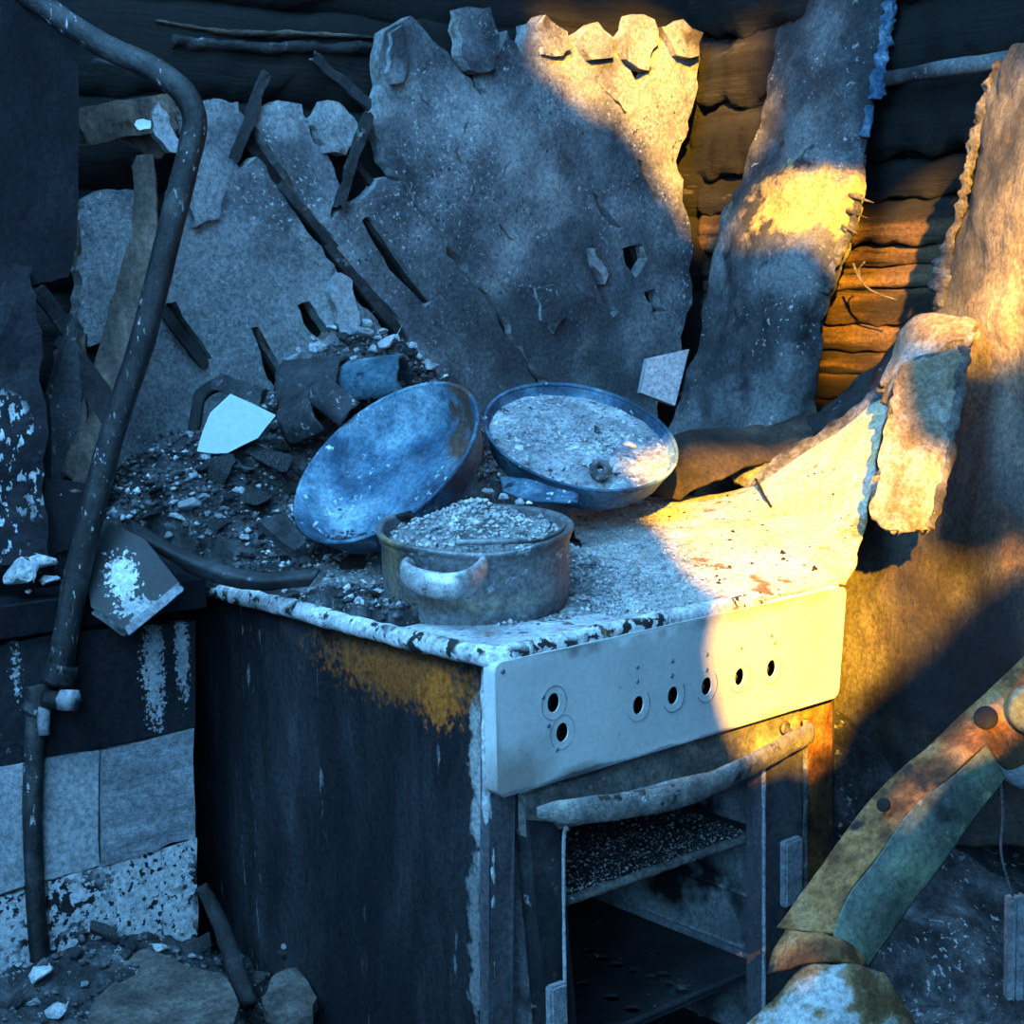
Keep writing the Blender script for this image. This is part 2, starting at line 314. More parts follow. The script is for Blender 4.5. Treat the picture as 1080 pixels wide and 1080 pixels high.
def cr(p, t):                                  # Catmull-Rom through a list at t in 0..1
    n = len(p) - 1; s = t * n; i = min(int(s), n - 1); f = s - i
    a, b, c, d = p[max(i - 1, 0)], p[i], p[i + 1], p[min(i + 2, n)]
    return .5 * ((2 * b) + (c - a) * f + (2 * a - 5 * b + 4 * c - d) * f * f + (3 * b - a - 3 * c + d) * f ** 3)
def patch(name, rows, nu, nv, th, m, parent=None, amp=0, ns=20, edge=0, solid=True, seed=0, holes=None):
    """a curled sheet through rows of (px, py, depth) points, given its own thickness"""
    R_ = [[W(*q) for q in r] for r in rows]
    G = []
    for j in range(nv + 1):
        ctl = [None] * 0
        ps = []
        for i in range(nu + 1):
            ps.append(cr([cr(r, i / nu) for r in R_], j / nv))
        G.append(ps)
    V = []
    for j in range(nv + 1):
        for i in range(nu + 1):
            p = G[j][i]
            a = G[j][min(i + 1, nu)] - G[j][max(i - 1, 0)]; b = G[min(j + 1, nv)][i] - G[max(j - 1, 0)][i]
            nn = a.cross(b); nn = nn.normalized() if nn.length > 0 else VIEW
            q = p + nn * amp * fn(p, ns, 4, seed)
            if edge:
                k = min(i, nu - i)
                if k == 0: q = q + a.normalized() * edge * fn(p, 45, 4, seed + 3)
                k = min(j, nv - j)
                if k == 0: q = q + b.normalized() * edge * fn(p, 45, 4, seed + 5)
            V.append(q)
    Fc = [(j * (nu + 1) + i, j * (nu + 1) + i + 1, (j + 1) * (nu + 1) + i + 1, (j + 1) * (nu + 1) + i) for j in range(nv) for i in range(nu)
          if not (holes and holes(i / nu, j / nv))]
    o = mesh(name, V, Fc, m, parent)
    if solid:
        md = o.modifiers.new('thickness', 'SOLIDIFY'); md.thickness = th; md.offset = 0
    return o
def tube(name, pts, rad, m, parent=None, n=12, seg=6, amp=0, ns=30, seed=0, flat=1.0, fup=None):
    pts = [Vector(p) for p in pts]; K = max(2, (len(pts) - 1) * seg)
    C_ = [cr(pts, k / K) for k in range(K + 1)] if len(pts) > 1 else pts
    V = []; Fc = []
    up = Vector(fup) if fup else Vector((.3, .1, 1)).normalized()
    for k, c in enumerate(C_):
        t = (C_[min(k + 1, K)] - C_[max(k - 1, 0)]).normalized()
        s = t.cross(up)
        if s.length < .05: s = t.cross(Vector((1, 0, 0)))
        s.normalize(); u = s.cross(t)
        r = rad(k / K) if callable(rad) else rad
        for i in range(n):
            a = 2 * math.pi * i / n
            d = s * math.cos(a) + u * math.sin(a) * flat
            rr = r * (1 + (amp * fn(c + d * r, ns, 4, seed) if amp else 0))
            V.append(c + d * rr)
    for k in range(K):
        for i in range(n):
            Fc.append((k * n + i, k * n + (i + 1) % n, (k + 1) * n + (i + 1) % n, (k + 1) * n + i))
    Fc.append(tuple(range(n))[::-1]); Fc.append(tuple(K * n + i for i in range(n)))
    return mesh(name, V, Fc, m, parent)
def beam(name, a, b, w_, t_, m, parent=None, face=VIEW, amp=.0015, seg=14, seed=0, ends=.3):
    """a strip of wood from a to b, w_ wide, t_ thick, its broad side towards `face`"""
    a, b = Vector(a), Vector(b); d = (b - a).normalized(); s = d.cross(Vector(face)).normalized(); f = s.cross(d).normalized()
    V = []; Fc = []; nc = 4; rnd = random.Random(seed)
    ring = []
    for i in range(nc + 1): ring.append((-.5 + i / nc, .5))
    for i in range(nc + 1): ring.append((.5 - i / nc, -.5))
    n = len(ring)
    for k in range(seg + 1):
        for (x, y) in ring:
            e = 0
            if k in (0, seg): e = rnd.uniform(-1, 1) * w_ * ends
            p = a + (b - a) * (k / seg) + s * x * w_ + f * y * t_ + d * e
            p = p + (s + f) * amp * fn(p, 40, 3, seed)
            V.append(p)
    for k in range(seg):
        for i in range(n):
            Fc.append((k * n + i, k * n + (i + 1) % n, (k + 1) * n + (i + 1) % n, (k + 1) * n + i))
    Fc.append(tuple(range(n))[::-1]); Fc.append(tuple(seg * n + i for i in range(n)))
    return mesh(name, V, Fc, m, parent, smooth=False)
def box(name, lo, hi, m, parent=None, bevel=.002):
    bm = bmesh.new(); bmesh.ops.create_cube(bm, size=1)
    lo, hi = Vector(lo), Vector(hi)
    for v in bm.verts: v.co = Vector((lo[i] + (v.co[i] + .5) * (hi[i] - lo[i]) for i in range(3)))
    if bevel: bmesh.ops.bevel(bm, geom=list(bm.edges), offset=bevel, segments=2, affect='EDGES')
    me = bpy.data.meshes.new(name); bm.to_mesh(me); bm.free(); me.materials.append(m)
    o = bpy.data.objects.new(name, me); COL.objects.link(o)
    if parent: adopt(o, parent)
    return o
def lathe(name, prof, frame, m, parent=None, n=72, amp=0, seed=0, dent=None):
    V = []; Fc = []; k = len(prof)
    for i in range(n):
        a = 2 * math.pi * i / n
        for (r, z) in prof:
            p = Vector((r * math.cos(a), r * math.sin(a), z))
            if dent: p = dent(p)
            p = frame @ p
            if amp: p = p + VIEW * amp * fn(p, 25, 3, seed)
            V.append(p)
    for i in range(n):
        j = (i + 1) % n
        for q in range(k - 1): Fc.append((i * k + q, j * k + q, j * k + q + 1, i * k + q + 1))
    o = mesh(name, V, Fc, m, parent)
    bm = bmesh.new(); bm.from_mesh(o.data); bmesh.ops.remove_doubles(bm, verts=bm.verts, dist=1e-5); bmesh.ops.recalc_face_normals(bm, faces=bm.faces); bm.to_mesh(o.data); bm.free()
    return o
def frame_for(center, normal, xhint=RIGHT):
    z = Vector(normal).normalized(); x = (xhint - z * xhint.dot(z)).normalized(); y = z.cross(x)
    return Matrix.Translation(center) @ Matrix((x, y, z)).transposed().to_4x4()

# rocks: a few shared shapes
def rock_mesh(name, m, seed, flat=1.0, n=14, sub=1):
    rnd = random.Random(seed); bm = bmesh.new()
    for _ in range(n):
        v = Vector((rnd.gauss(0, 1), rnd.gauss(0, 1), rnd.gauss(0, 1))).normalized() * rnd.uniform(.38, .52)
        v.z *= flat; bm.verts.new(v)
    r = bmesh.ops.convex_hull(bm, input=list(bm.verts))
    bmesh.ops.delete(bm, geom=[g for g in r['geom_interior'] if isinstance(g, bmesh.types.BMVert)], context='VERTS')
    bmesh.ops.bevel(bm, geom=list(bm.edges), offset=.035, segments=1, affect='EDGES')
    if sub:
        bmesh.ops.triangulate(bm, faces=bm.faces)
        bmesh.ops.subdivide_edges(bm, edges=list(bm.edges), cuts=sub, use_grid_fill=True)
        for v in bm.verts: v.co += v.co.normalized() * .05 * noise.fractal(v.co * 5 + Vector((seed, 0, 0)), 1, 2, 3)
    me = bpy.data.meshes.new(name); bm.to_mesh(me); bm.free(); me.materials.append(m); return me
ROCKS = {}
def rock(kind, matn, loc, size, label, cat='rubble', group=None, flat=None, rnd=random, rot=None, parent=None):
    key = (kind, matn, rnd.randrange(5), flat)
    if key not in ROCKS: ROCKS[key] = rock_mesh(kind, M[matn], hash(key[2]) * 13 + 5 + len(kind), flat or .8)
    o = bpy.data.objects.new(kind, ROCKS[key]); COL.objects.link(o)
    o.location = loc; o.scale = size if hasattr(size, '__len__') else (size * rnd.uniform(.8, 1.25), size * rnd.uniform(.8, 1.2), size * rnd.uniform(.7, 1))
    o.rotation_euler = rot or (rnd.uniform(-.5, .5), rnd.uniform(-.5, .5), rnd.uniform(0, 6.28))
    if parent: o.parent = parent
    else: tag(o, label, cat, group)
    return o
def crumbs(name, pts, size, m, label=None, cat=None, parent=None, seed=0, group=None):
    """many fine crumbs joined as stuff: each a small irregular octahedron"""
    rnd = np.random.default_rng(seed); n = len(pts)
    base = np.array([(1, 0, 0), (-1, 0, 0), (0, 1, 0), (0, -1, 0), (0, 0, 1), (0, 0, -1)], float)
    fb = np.array([(0, 2, 4), (2, 1, 4), (1, 3, 4), (3, 0, 4), (2, 0, 5), (1, 2, 5), (3, 1, 5), (0, 3, 5)])
    sz = size[0] + (size[1] - size[0]) * rnd.random(n) ** 3
    V = base[None] * rnd.uniform(.55, 1.2, (n, 6, 1)) + rnd.normal(0, .25, (n, 6, 3))
    ang = rnd.uniform(0, 6.28, n); c, s = np.cos(ang), np.sin(ang)
    R_ = np.zeros((n, 3, 3)); R_[:, 0, 0] = c; R_[:, 0, 1] = -s; R_[:, 1, 0] = s; R_[:, 1, 1] = c; R_[:, 2, 2] = .7
    V = np.einsum('nij,nkj->nki', R_, V) * (sz[:, None, None] / 2) + np.array(pts)[:, None, :]
    Fc = (fb[None] + (np.arange(n) * 6)[:, None, None]).reshape(-1, 3)
    me = bpy.data.meshes.new(name); V = V.reshape(-1, 3)
    me.vertices.add(len(V)); me.vertices.foreach_set('co', V.ravel())
    me.loops.add(len(Fc) * 3); me.loops.foreach_set('vertex_index', Fc.ravel())
    me.polygons.add(len(Fc)); me.polygons.foreach_set('loop_start', np.arange(len(Fc)) * 3); me.polygons.foreach_set('loop_total', np.full(len(Fc), 3))
    me.update(calc_edges=True); me.validate(); me.materials.append(m)
    o = bpy.data.objects.new(name, me); COL.objects.link(o)
    if parent: adopt(o, parent)
    return tag(o, label, cat, group, 'stuff')
def field(name, x0, x1, y0, y1, step, h, keep, m, floor_z, parent=None):
    """a heap: height field h(x,y), closed down to floor_z"""
    nx = int((x1 - x0) / step); ny = int((y1 - y0) / step); V = []; idx = {}; Fc = []
    for j in range(ny + 1):
        for i in range(nx + 1):
            x = x0 + i * step; y = y0 + j * step
            if keep(x, y): idx[i, j] = len(V); V.append(Vector((x, y, max(h(x, y), floor_z + .0005))))
    for j in range(ny):
        for i in range(nx):
            q = [(i, j), (i + 1, j), (i + 1, j + 1), (i, j + 1)]
            if all(k in idx for k in q): Fc.append(tuple(idx[k] for k in q))
    cnt = {}
    for f in Fc:
        for a in range(4): cnt[(f[a], f[(a + 1) % 4])] = 1
    low = {}
    for (a, b) in list(cnt):
        if (b, a) not in cnt:
            for q in (a, b):
                if q not in low: low[q] = len(V); V.append(Vector((V[q].x, V[q].y, floor_z)))
            Fc.append((b, a, low[a], low[b]))
    return mesh(name, V, Fc, m, parent)

# ================================================================== SETTING
YB = .66; XR = 1.0
fl = box('floor', (-5.4, -3, -.06), (1.6, 1.2, 0), M['floor'], None, 0); tag(fl, 'soot-covered floor under the rubble', kind='structure')

wb = bpy.data.objects.new('wall_back', None); COL.objects.link(wb); wb.location = (0, .8, 0); tag(wb, 'burnt log wall behind the stove with broken plaster', kind='structure')
wr = bpy.data.objects.new('wall_right', None); COL.objects.link(wr); wr.location = (1.1, 0, 0); tag(wr, 'wall of scorched logs on the right', kind='structure')
z = .05; i = 0
while z < 2.2:
    tube('log', [(-2.2, .76, z), (-.6, .765, z + .01), (.4, .755, z), (1.1, .76, z)], .068, M['log'], wb, 14, 26, .10, 9, i, 1.05); z += .118; i += 1
# right wall: boards and logs; heights follow the seams in the photograph (at px ~935)
seams = [.2, .33, .46, .60, .72, .82, .905, .955, 1.005, 1.04, 1.075, 1.115, 1.165, 1.195, 1.225, 1.29, 1.345, 1.455, 1.56, 1.68, 1.80, 1.95, 2.1]
for i in range(len(seams) - 1):
    a, b = seams[i], seams[i + 1]; c = (a + b) / 2; r = (b - a) / 2
    mm = M['wood'] if c < 1.30 else M['log']
    tl = random.uniform(-.004, .004)
    tube('log', [(XR + .045, .70, c - tl), (XR + .04, .2, c + tl * .5), (XR + .045, -.35, c + tl), (XR + .045, -1.1, c)], r * .62, mm, wr, 20, 40, .30, 26, 20 + i, 1.75)
box('backing', (XR + .075, -1.2, 0), (XR + .10, .72, 2.3), M['dark_hole'], wr, 0)
box('backing', (-2.3, .80, 0), (1.1, .83, 2.3), M['dark_hole'], wb, 0)
tube('branch', [on(1075, 60, x=.975), on(1040, 66, x=.975), on(1000, 72, x=.975), on(940, 82, x=.98), on(910, 90, x=.985)], .011, M['sheet'], wr, 10, 6, .2, 20, 2)
tube('twig', [on(900, 278, x=.95), on(908, 296, x=.95), on(922, 308, x=.95), on(945, 316, x=.95)], lambda t: .0022 * (1 - .5 * t), M['warm_stone'], wr, 6, 4, .2, 60, 1)
tube('twig', [on(908, 296, x=.95), on(906, 284, x=.95), on(912, 276, x=.95)], .0014, M['warm_stone'], wr, 6, 4, .2, 60, 1)
# added unseen screen behind the camera, its openings shaped to cast the sun patches
wf_y = -1.9
def back(px, py, d):
    p = W(px, py, d); t = (wf_y - p.y) / SUN.y; q = p + SUN * t; return (q.x, q.z)
HOLES = [
  [back(*q) for q in ((553, -10, 2.13), (640, -25, 2.2), (700, -20, 2.25), (800, 60, 2.4), (800, 200, 2.4), (760, 225, 2.4), (720, 235, 2.32), (690, 180, 2.28), (645, 120, 2.24), (600, 92, 2.18), (553, 62, 2.13))],
  [back(*q) for q in ((765, 215, 2.15), (800, 168, 2.15), (850, 178, 2.12), (918, 182, 2.1), (910, 250, 2.1), (890, 300, 2.1), (840, 255, 2.12), (780, 240, 2.15))],
  [back(*q) for q in ((925, 210, 2.15), (985, 155, 2.05), (1012, 160, 2.05), (1005, 250, 2.05), (985, 375, 2.1), (915, 395, 2.2), (865, 385, 2.2), (872, 318, 2.2), (912, 262, 2.15))],
  [back(*q) for q in ((1022, 100, 1.7), (1090, 40, 1.6), (1120, 40, 1.6), (1120, 380, 1.6), (1060, 400, 1.65), (1030, 365, 1.62), (950, 362, 1.66), (950, 325, 1.7), (985, 300, 1.7), (1000, 200, 1.7))],
  [back(*q) for q in ((650, 525, 1.9), (720, 490, 1.95), (800, 475, 1.92), (860, 450, 1.86), (930, 400, 1.8), (946, 440, 1.62), (960, 478, 1.6), (1000, 490, 1.6), (985, 560, 1.62), (1060, 570, 1.62), (1100, 590, 1.6), (960, 700, 1.62), (885, 788, 1.62), (850, 812, 1.6), (785, 822, 1.56), (752, 760, 1.54), (748, 640, 1.56), (700, 585, 1.7))],
  [back(*q) for q in ((806, 1012, 1.23), (886, 884, 1.27), (1000, 769, 1.3), (1100, 677, 1.32), (1120, 735, 1.3), (1045, 785, 1.3), (950, 862, 1.27), (880, 940, 1.23), (830, 1035, 1.22))],
]
HOLES = [rough_outline(h, .012, 2, seed=40 + i) for i, h in enumerate(HOLES)]
wf = bpy.data.objects.new('sun_gobo', None); COL.objects.link(wf); wf.location = (0, wf_y, 0); tag(wf, 'added board screen behind the camera with openings cut to shape the sun patches', kind='structure')
slab('gobo_sheet', [(-5.2, 0), (1.6, 0), (1.6, 3.4), (-5.2, 3.4)], lambda u, v: (u, wf_y, v), (0, -.02, 0), M['log'], wf, HOLES, .35)

# ---- plaster on the back wall
def pl(u, v): return on(u, v, y=YB)
def pdisp(p, u, v):
    return .010 * fn(p, 5, 3, 2) + .003 * fn(p, 24, 4, 5) + .0012 * fn(p, 90, 2, 6)
def plaster(outl, holes=(), off=0, th=.022, step=5.5, jag=2.2, seed=1, m='plaster', name='plaster_slab', label=None):
    o = slab(name, rough_outline(outl, jag, 3, seed=seed), lambda u, v: pl(u, v) + Vector((0, -off, 0)), (0, th, 0), M[m], wb,
        [rough_outline(h, jag * .6, 2, seed=seed + 9 + k) for k, h in enumerate(holes)], step, pdisp, M['plaster_edge'], True, seed)
    if label: o['label'] = label
    return o
A = [(398, 78), (403, 34), (432, 17), (455, 43), (470, 55), (486, 78), (500, 92), (520, 62), (535, 32), (552, 62), (556, 25), (574, 15), (598, 32), (604, 55), (612, 35), (628, 24), (642, 40), (652, 62), (662, 75), (672, 95), (682, 60), (694, 40), (716, 46), (736, 52), (734, 92), (722, 128), (716, 160),
     (719, 200), (726, 250), (727, 320), (716, 368), (700, 402), (690, 440), (600, 450), (580, 415), (550, 365), (512, 308), (470, 250), (425, 190), (404, 160), (392, 122)]
def crackpoly(p, w_):
    P_ = [Vector(q) for q in p]; n = len(P_)
    L_ = []; R_2 = []
    for i in range(n):
        d = (P_[min(i + 1, n - 1)] - P_[max(i - 1, 0)]).normalized(); q = Vector((-d.y, d.x)) * w_ * (.3 + .7 * math.sin(math.pi * (i + .5) / n))
        L_.append(P_[i] + q); R_2.append(P_[i] - q)
    return L_ + R_2[::-1]
CR = [crackpoly(p, .9) for p in ([(492, 122), (488, 140), (481, 160), (486, 172), (500, 182), (512, 200), (520, 214), (526, 236), (540, 254)],
     [(428, 94), (440, 98), (448, 108), (456, 116)], [(630, 88), (640, 100), (652, 112), (662, 130)], [(535, 170), (530, 184), (522, 192)], [(590, 372), (604, 384), (612, 400)])]
AH = CR + [[(624, 202), (632, 208), (656, 240), (652, 246), (640, 232)], [(656, 262), (676, 258), (680, 272), (670, 293), (660, 280)], [(678, 308), (690, 304), (701, 328), (690, 332)],
      [(498, 76), (508, 74), (513, 98), (504, 101), (497, 92)], [(615, 262), (624, 262), (652, 328), (646, 335), (628, 305)], [(668, 165), (676, 170), (700, 222), (692, 218)]]
plaster(A, AH, .004, seed=3, label='large grey plaster slab broken to a jagged top, cracked and sooty')
plaster([(384, 208), (408, 186), (424, 192), (468, 252), (510, 310), (548, 368), (578, 418), (590, 450), (450, 450), (440, 380), (425, 345), (392, 305), (350, 254), (344, 232), (372, 214)],
        [[(383, 232), (392, 228), (458, 318), (450, 324), (412, 284)]], 0, seed=5, label='grey plaster slab between two diagonal cracks')
plaster([(264, 128), (274, 112), (292, 106), (318, 110), (330, 150), (352, 178), (359, 197), (350, 216), (346, 246), (318, 214), (292, 172)], (), -.002, seed=6, label='narrow slanting plaster strip')
plaster([(216, 106), (248, 108), (254, 122), (243, 170), (250, 178), (266, 166), (282, 190), (308, 226), (336, 260), (360, 300), (400, 345), (440, 400), (440, 470), (270, 560), (120, 560), (95, 505), (92, 440), (118, 400), (150, 330), (178, 262), (186, 195), (206, 188), (210, 140)],
        [[(262, 346), (270, 344), (304, 398), (296, 412), (282, 400)], [(312, 322), (326, 318), (346, 350), (338, 360), (322, 346)], [(172, 320), (184, 318), (222, 378), (210, 386), (196, 372)]], .002, seed=8, label='broad blue-grey plaster slab behind the pipe')
plaster([(326, 132), (342, 106), (356, 108), (376, 130), (374, 150), (362, 164), (338, 162)], (), .006, seed=10, label='small four-cornered plaster piece under the dark beam')
plaster([(86, 212), (108, 200), (140, 202), (152, 225), (146, 262), (128, 300), (130, 330), (108, 358), (88, 366), (78, 330), (82, 270)], (), .01, seed=11, label='pale plaster piece left of the brown board')
plaster([(480, 10), (514, 8), (521, 40), (518, 72), (500, 78), (484, 66)], (), .014, seed=12, step=4, label='small plaster flap proud of the wall at its top edge')
for k, q in enumerate([[(560, 28), (574, 16), (596, 34), (600, 52), (588, 60), (568, 58)], [(608, 40), (626, 24), (640, 40), (640, 62), (618, 64)], [(648, 42), (662, 16), (684, 22), (688, 48), (676, 76), (660, 68), (650, 56)], [(690, 30), (712, 22), (734, 36), (730, 60), (704, 60)]]):
    plaster(q, (), .012 + .005 * (k % 2), .020, 3, 2.4, seed=20 + k, name='plaster_lump')
plaster([(350, 330), (344, 300), (352, 288), (366, 296), (372, 330), (368, 350), (352, 352)], (), .012, seed=31, step=4, m='tile_bright', label='bright upright plaster splinter')
plaster([(402, 78), (406, 36), (418, 28), (424, 60), (420, 88), (408, 90)], (), .012, seed=33, step=4, name='plaster_lump')
plaster([(560, 305), (580, 300), (592, 332), (580, 352), (566, 338)], (), .010, seed=34, step=4, name='plaster_lump')
plaster([(615, 262), (622, 262), (638, 290), (634, 300), (622, 282)], (), .01, seed=35, step=4, m='tile_bright', name='plaster_lump')
plaster([(176, 112), (206, 114), (196, 140), (188, 142)], (), .004, seed=36, step=4, name='plaster_lump')
plaster([(208, 165), (224, 168), (232, 200), (222, 232), (200, 240), (192, 215)], (), .012, seed=37, step=4, name='plaster_lump')
# laths: dark strips showing through the broken plaster
LA = [((246, 170), (280, 78), .012), ((358, 218), (388, 120), .013), ((238, 118), (300, 205), .016), ((296, 196), (352, 262), .012), ((345, 258), (422, 352), .014), ((382, 225), (456, 325), .012),
      ((455, 255), (580, 412), .010), ((262, 346), (306, 412), .014), ((300, 400), (292, 445), .022), ((150, 300), (216, 386), .013), ((40, 305), (118, 415), .018), ((560, 300), (660, 440), .010), ((122, 402), (162, 458), .014),
      ((410, 130), (330, 60), .015), ((620, 190), (660, 252), .010), ((655, 245), (705, 335), .012), ((610, 255), (655, 340), .008), ((662, 160), (702, 228), .009), ((60, 360), (170, 490), .014), ((345, 135), (415, 225), .010)]
for k, (a, b, w_) in enumerate(LA):
    pr = k in (0, 1, 3, 4, 8, 9)
    yy = YB - (.008 if pr else -.018)
    beam('lath', on(*a, y=yy), on(*b, y=yy), w_ * .95, .008, M['lath'], wb, (0, -1, 0), .003, 12, k)
# beam across the top of the wall
tube('top_beam', [on(-60, 42, y=.74), on(150, 58, y=.74), on(400, 62, y=.74), on(900, 62, y=.74)], lambda t: .052, M['log'], wb, 16, 30, .22, 12, 5, 1.15)
tube('top_beam', [on(-60, -50, y=.73), on(150, -45, y=.73), on(400, -35, y=.73), on(900, -30, y=.73)], lambda t: .05, M['log'], wb, 16, 30, .16, 12, 8, 1.1)
tube('bark_strip', [on(165, 22, y=.69), on(240, 34, y=.685), on(330, 36, y=.685), on(400, 40, y=.69)], lambda t: .007 * (1 - .5 * abs(2 * t - 1)), M['woodv'], wb, 8, 12, .7, 60, 3, .5)
tube('bark_strip', [on(180, 44, y=.69), on(260, 50, y=.687), on(390, 52, y=.69)], lambda t: .012, M['lath'], wb, 8, 16, .7, 50, 6, .6)
# brown boards on the wall at left
ar = beam('board', on(84, 134, y=.64), on(180, 118, y=.64), .040, .012, M['woodv'], wb, (0, -1, 0), .003, 14, 3)
plaster([(82, 134), (140, 112), (180, 106), (182, 150), (165, 168), (130, 150)], (), .012, .01, 5, 1, 41, 'woodv', 'board')
plaster([(147, 122), (154, 110), (166, 132), (178, 162), (166, 163), (152, 146)], (), .03, .012, 4, 1.2, 42, 'tile_bright', 'plaster_flake', 'pale brown-edged flake of plaster left of the pipe')
plaster([(128, 132), (140, 128), (147, 130), (147, 138), (134, 139)], (), .028, .006, 4, .8, 43, 'white_board', 'plaster_flake')

# ---- tiled masonry block with the ledge, left of the stove
YL = .42
lg = empty('tiled_ledge', 'soot-black tiled ledge left of the stove carrying broken stones', 'ledge', (-.4, .53, 0))
box('core', (-.80, YL + .014, .0), (-.052, .645, .860), M['soot_panel'], lg, .003)
def low(u, v): return on(u, v, y=YL)
slab('shelf_slab', [(-.80, YL - .012), (-.040, YL - .012), (-.040, .645), (-.80, .645)], lambda u, v: (u, v, .872), (0, 0, -.03), M['soot_panel'], lg, (), .04, lambda p, u, v: .002 * fn(p, 12, 3))
slab('glazed_panel', [(-40, 690), (60, 668), (206, 655), (206, 766), (110, 788), (-40, 815)], low, (0, .012, 0), M['flaked'], lg, (), 9)
TILES = [([(108, 792), (205, 768), (206, 884), (108, 914)], 'tile_grey'), ([(40, 800), (106, 792), (106, 915), (42, 930)], 'tile_bright'), ([(-60, 815), (38, 802), (40, 930), (-60, 960)], 'tile_bright'),
         ([(52, 931), (170, 894), (174, 1040), (54, 1060)], 'tile_white'), ([(172, 893), (208, 884), (208, 1040), (176, 1038)], 'tile_white'), ([(-60, 963), (50, 932), (52, 1080), (-60, 1100)], 'tile_white')]
for k, (q, m_) in enumerate(TILES):
    slab('tile', rough_outline(q, 1.2, 2, seed=k), lambda u, v, k=k: low(u, v) + Vector((0, .002 * (k % 2), 0)), (0, .012, 0), M[m_], lg, (), 12)
# dark upright panels at the left edge of the picture
lw = bpy.data.objects.new('wall_left', None); COL.objects.link(lw); lw.location = (-.3, .45, .87)
tag(lw, 'black scorched boards at the left edge', kind='structure')
slab('board', rough_outline([(-120, -80), (78, -60), (83, 100), (81, 250), (72, 292), (36, 300), (-120, 290)], 1, 2, seed=4), lambda u, v: on(u, v, y=.46), (0, .02, 0), M['soot_panel'], lw, (), 20)
slab('board', rough_outline([(-120, 270), (34, 282), (44, 360), (48, 470), (52, 592), (-120, 612)], 2, 3, seed=5), lambda u, v: on(u, v, y=.44), (0, .025, 0), M['flaked'], lw, (), 14, lambda p, u, v: .004 * fn(p, 18, 3))
slab('board', rough_outline([(52, 420), (76, 330), (86, 370), (84, 500), (70, 500), (54, 520)], 2, 2, seed=6), lambda u, v: on(u, v, y=.50), (0, .014, 0), M['dark_ceramic'], lw, (), 10)
slab('board', rough_outline([(50, 505), (100, 512), (92, 575), (52, 585)], 2, 2, seed=7), lambda u, v: on(u, v, y=.47), (0, .014, 0), M['flaked'], lw, (), 10)

exec_parts = True
# ================================================================== STOVE
Wd = .48
st = empty('gas_stove', 'burnt-out freestanding gas stove with black side and scorched white control panel', 'stove', (.24, .27, 0))
slab('side_panel', [(0, .0), (.55, .0), (.55, .842), (0, .842)], lambda u, v: (0, u, v), (.012, 0, 0), M['side'], st, (), .02,
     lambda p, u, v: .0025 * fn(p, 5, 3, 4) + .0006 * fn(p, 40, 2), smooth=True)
slab('side_panel', [(0, .0), (.55, .0), (.55, .835), (0, .835)], lambda u, v: (Wd, u, v), (-.012, 0, 0), M['black_metal'], st, (), .03)
slab('back_panel', [(.012, 0), (Wd - .012, 0), (Wd - .012, .83), (.012, .83)], lambda u, v: (u, .55, v), (0, -.01, 0), M['black_metal'], st, (), .05)
box('plinth', (.012, .03, 0), (Wd - .012, .52, .08), M['black_metal'], st)
# hob plate with rounded front corners and a rolled rim
r = .018; hp = []
for cx, cy, a0 in ((-.012 + r, -.022 + r, 180), (.47 - r, -.022 + r, 270), (.47 - .03, .54, 0), (-.012 + .02, .54, 90)):
    for k in range(5):
        a = math.radians(a0 + k * 22.5); hp.append((cx + r * math.cos(a), cy + r * math.sin(a)))
slab('hob_plate', hp, lambda u, v: (u, v, .856), (0, 0, -.014), M['hob'], st, (), .014, lambda p, u, v: .0022 * fn(p, 9, 3, 3) + .0010 * fn(p, 60, 2), smooth=True)
tube('hob_rim', [(-.011, .52, .852), (-.012, .3, .853), (-.012, .15, .851), (-.011, .0, .852), (-.002, -.02, .852), (.02, -.024, .852), (.12, -.024, .853), (.25, -.024, .855), (.33, -.024, .853)], .0075, M['chipped'], st, 12, 12, .22, 60, 2, 1.25)
# control panel
R8 = .009
c0, c1, c2, c3 = [on(*q, y=-.034) for q in ((522, 700), (893, 618), (885, 735), (525, 843))]
def cp(u, v):      # u,v in 0..1 across the panel
    a = c3.lerp(c2, u); b = c0.lerp(c1, u); return a.lerp(b, v)
PW = (c1 - c0).length; PH = (c0 - c3).length
out = []
for cx, cy, a0 in ((PW - R8, PH - R8, 0), (R8, PH - R8, 90), (R8, R8, 180), (PW - R8, R8, 270)):
    for k in range(6):
        a = math.radians(a0 + k * 18); out.append((cx + R8 * math.cos(a), cy + R8 * math.sin(a)))
def inv(px, py):
    p = on(px, py, y=-.034); u = (p.x - c0.x) / (c1.x - c0.x); lo = c3.lerp(c2, u).z; hi = c0.lerp(c1, u).z
    return u * PW, (p.z - lo) / (hi - lo) * PH
KN = [inv(*q) for q in ((584.5, 741), (594, 772), (675, 743), (712.5, 733), (748, 723), (783, 713), (817, 704))]
hol = [[(x + .0072 * math.cos(t * math.pi / 10), y + .0086 * math.sin(t * math.pi / 10)) for t in range(20)] for x, y in KN]
pan = slab('control_panel', out, lambda u, v: cp(u / PW, v / PH), (0, .0016, 0), M['enamel_white'], st, hol, .012, lambda p, u, v: .0012 * fn(p, 7, 3, 8), smooth=True)
slab('panel_flange', out, lambda u, v: cp(u / PW, v / PH) + Vector((0, .0012, 0)), (0, .014, 0), M['enamel_white'], pan, [[(PW / 2 + (x - PW / 2) * .985, PH / 2 + (y - PH / 2) * .95) for x, y in out]], .05, lambda p, u, v: .0012 * fn(p, 7, 3, 8))
def pp(x, y, off=.0012): return cp(x / PW, y / PH) + Vector((0, -off, 0))
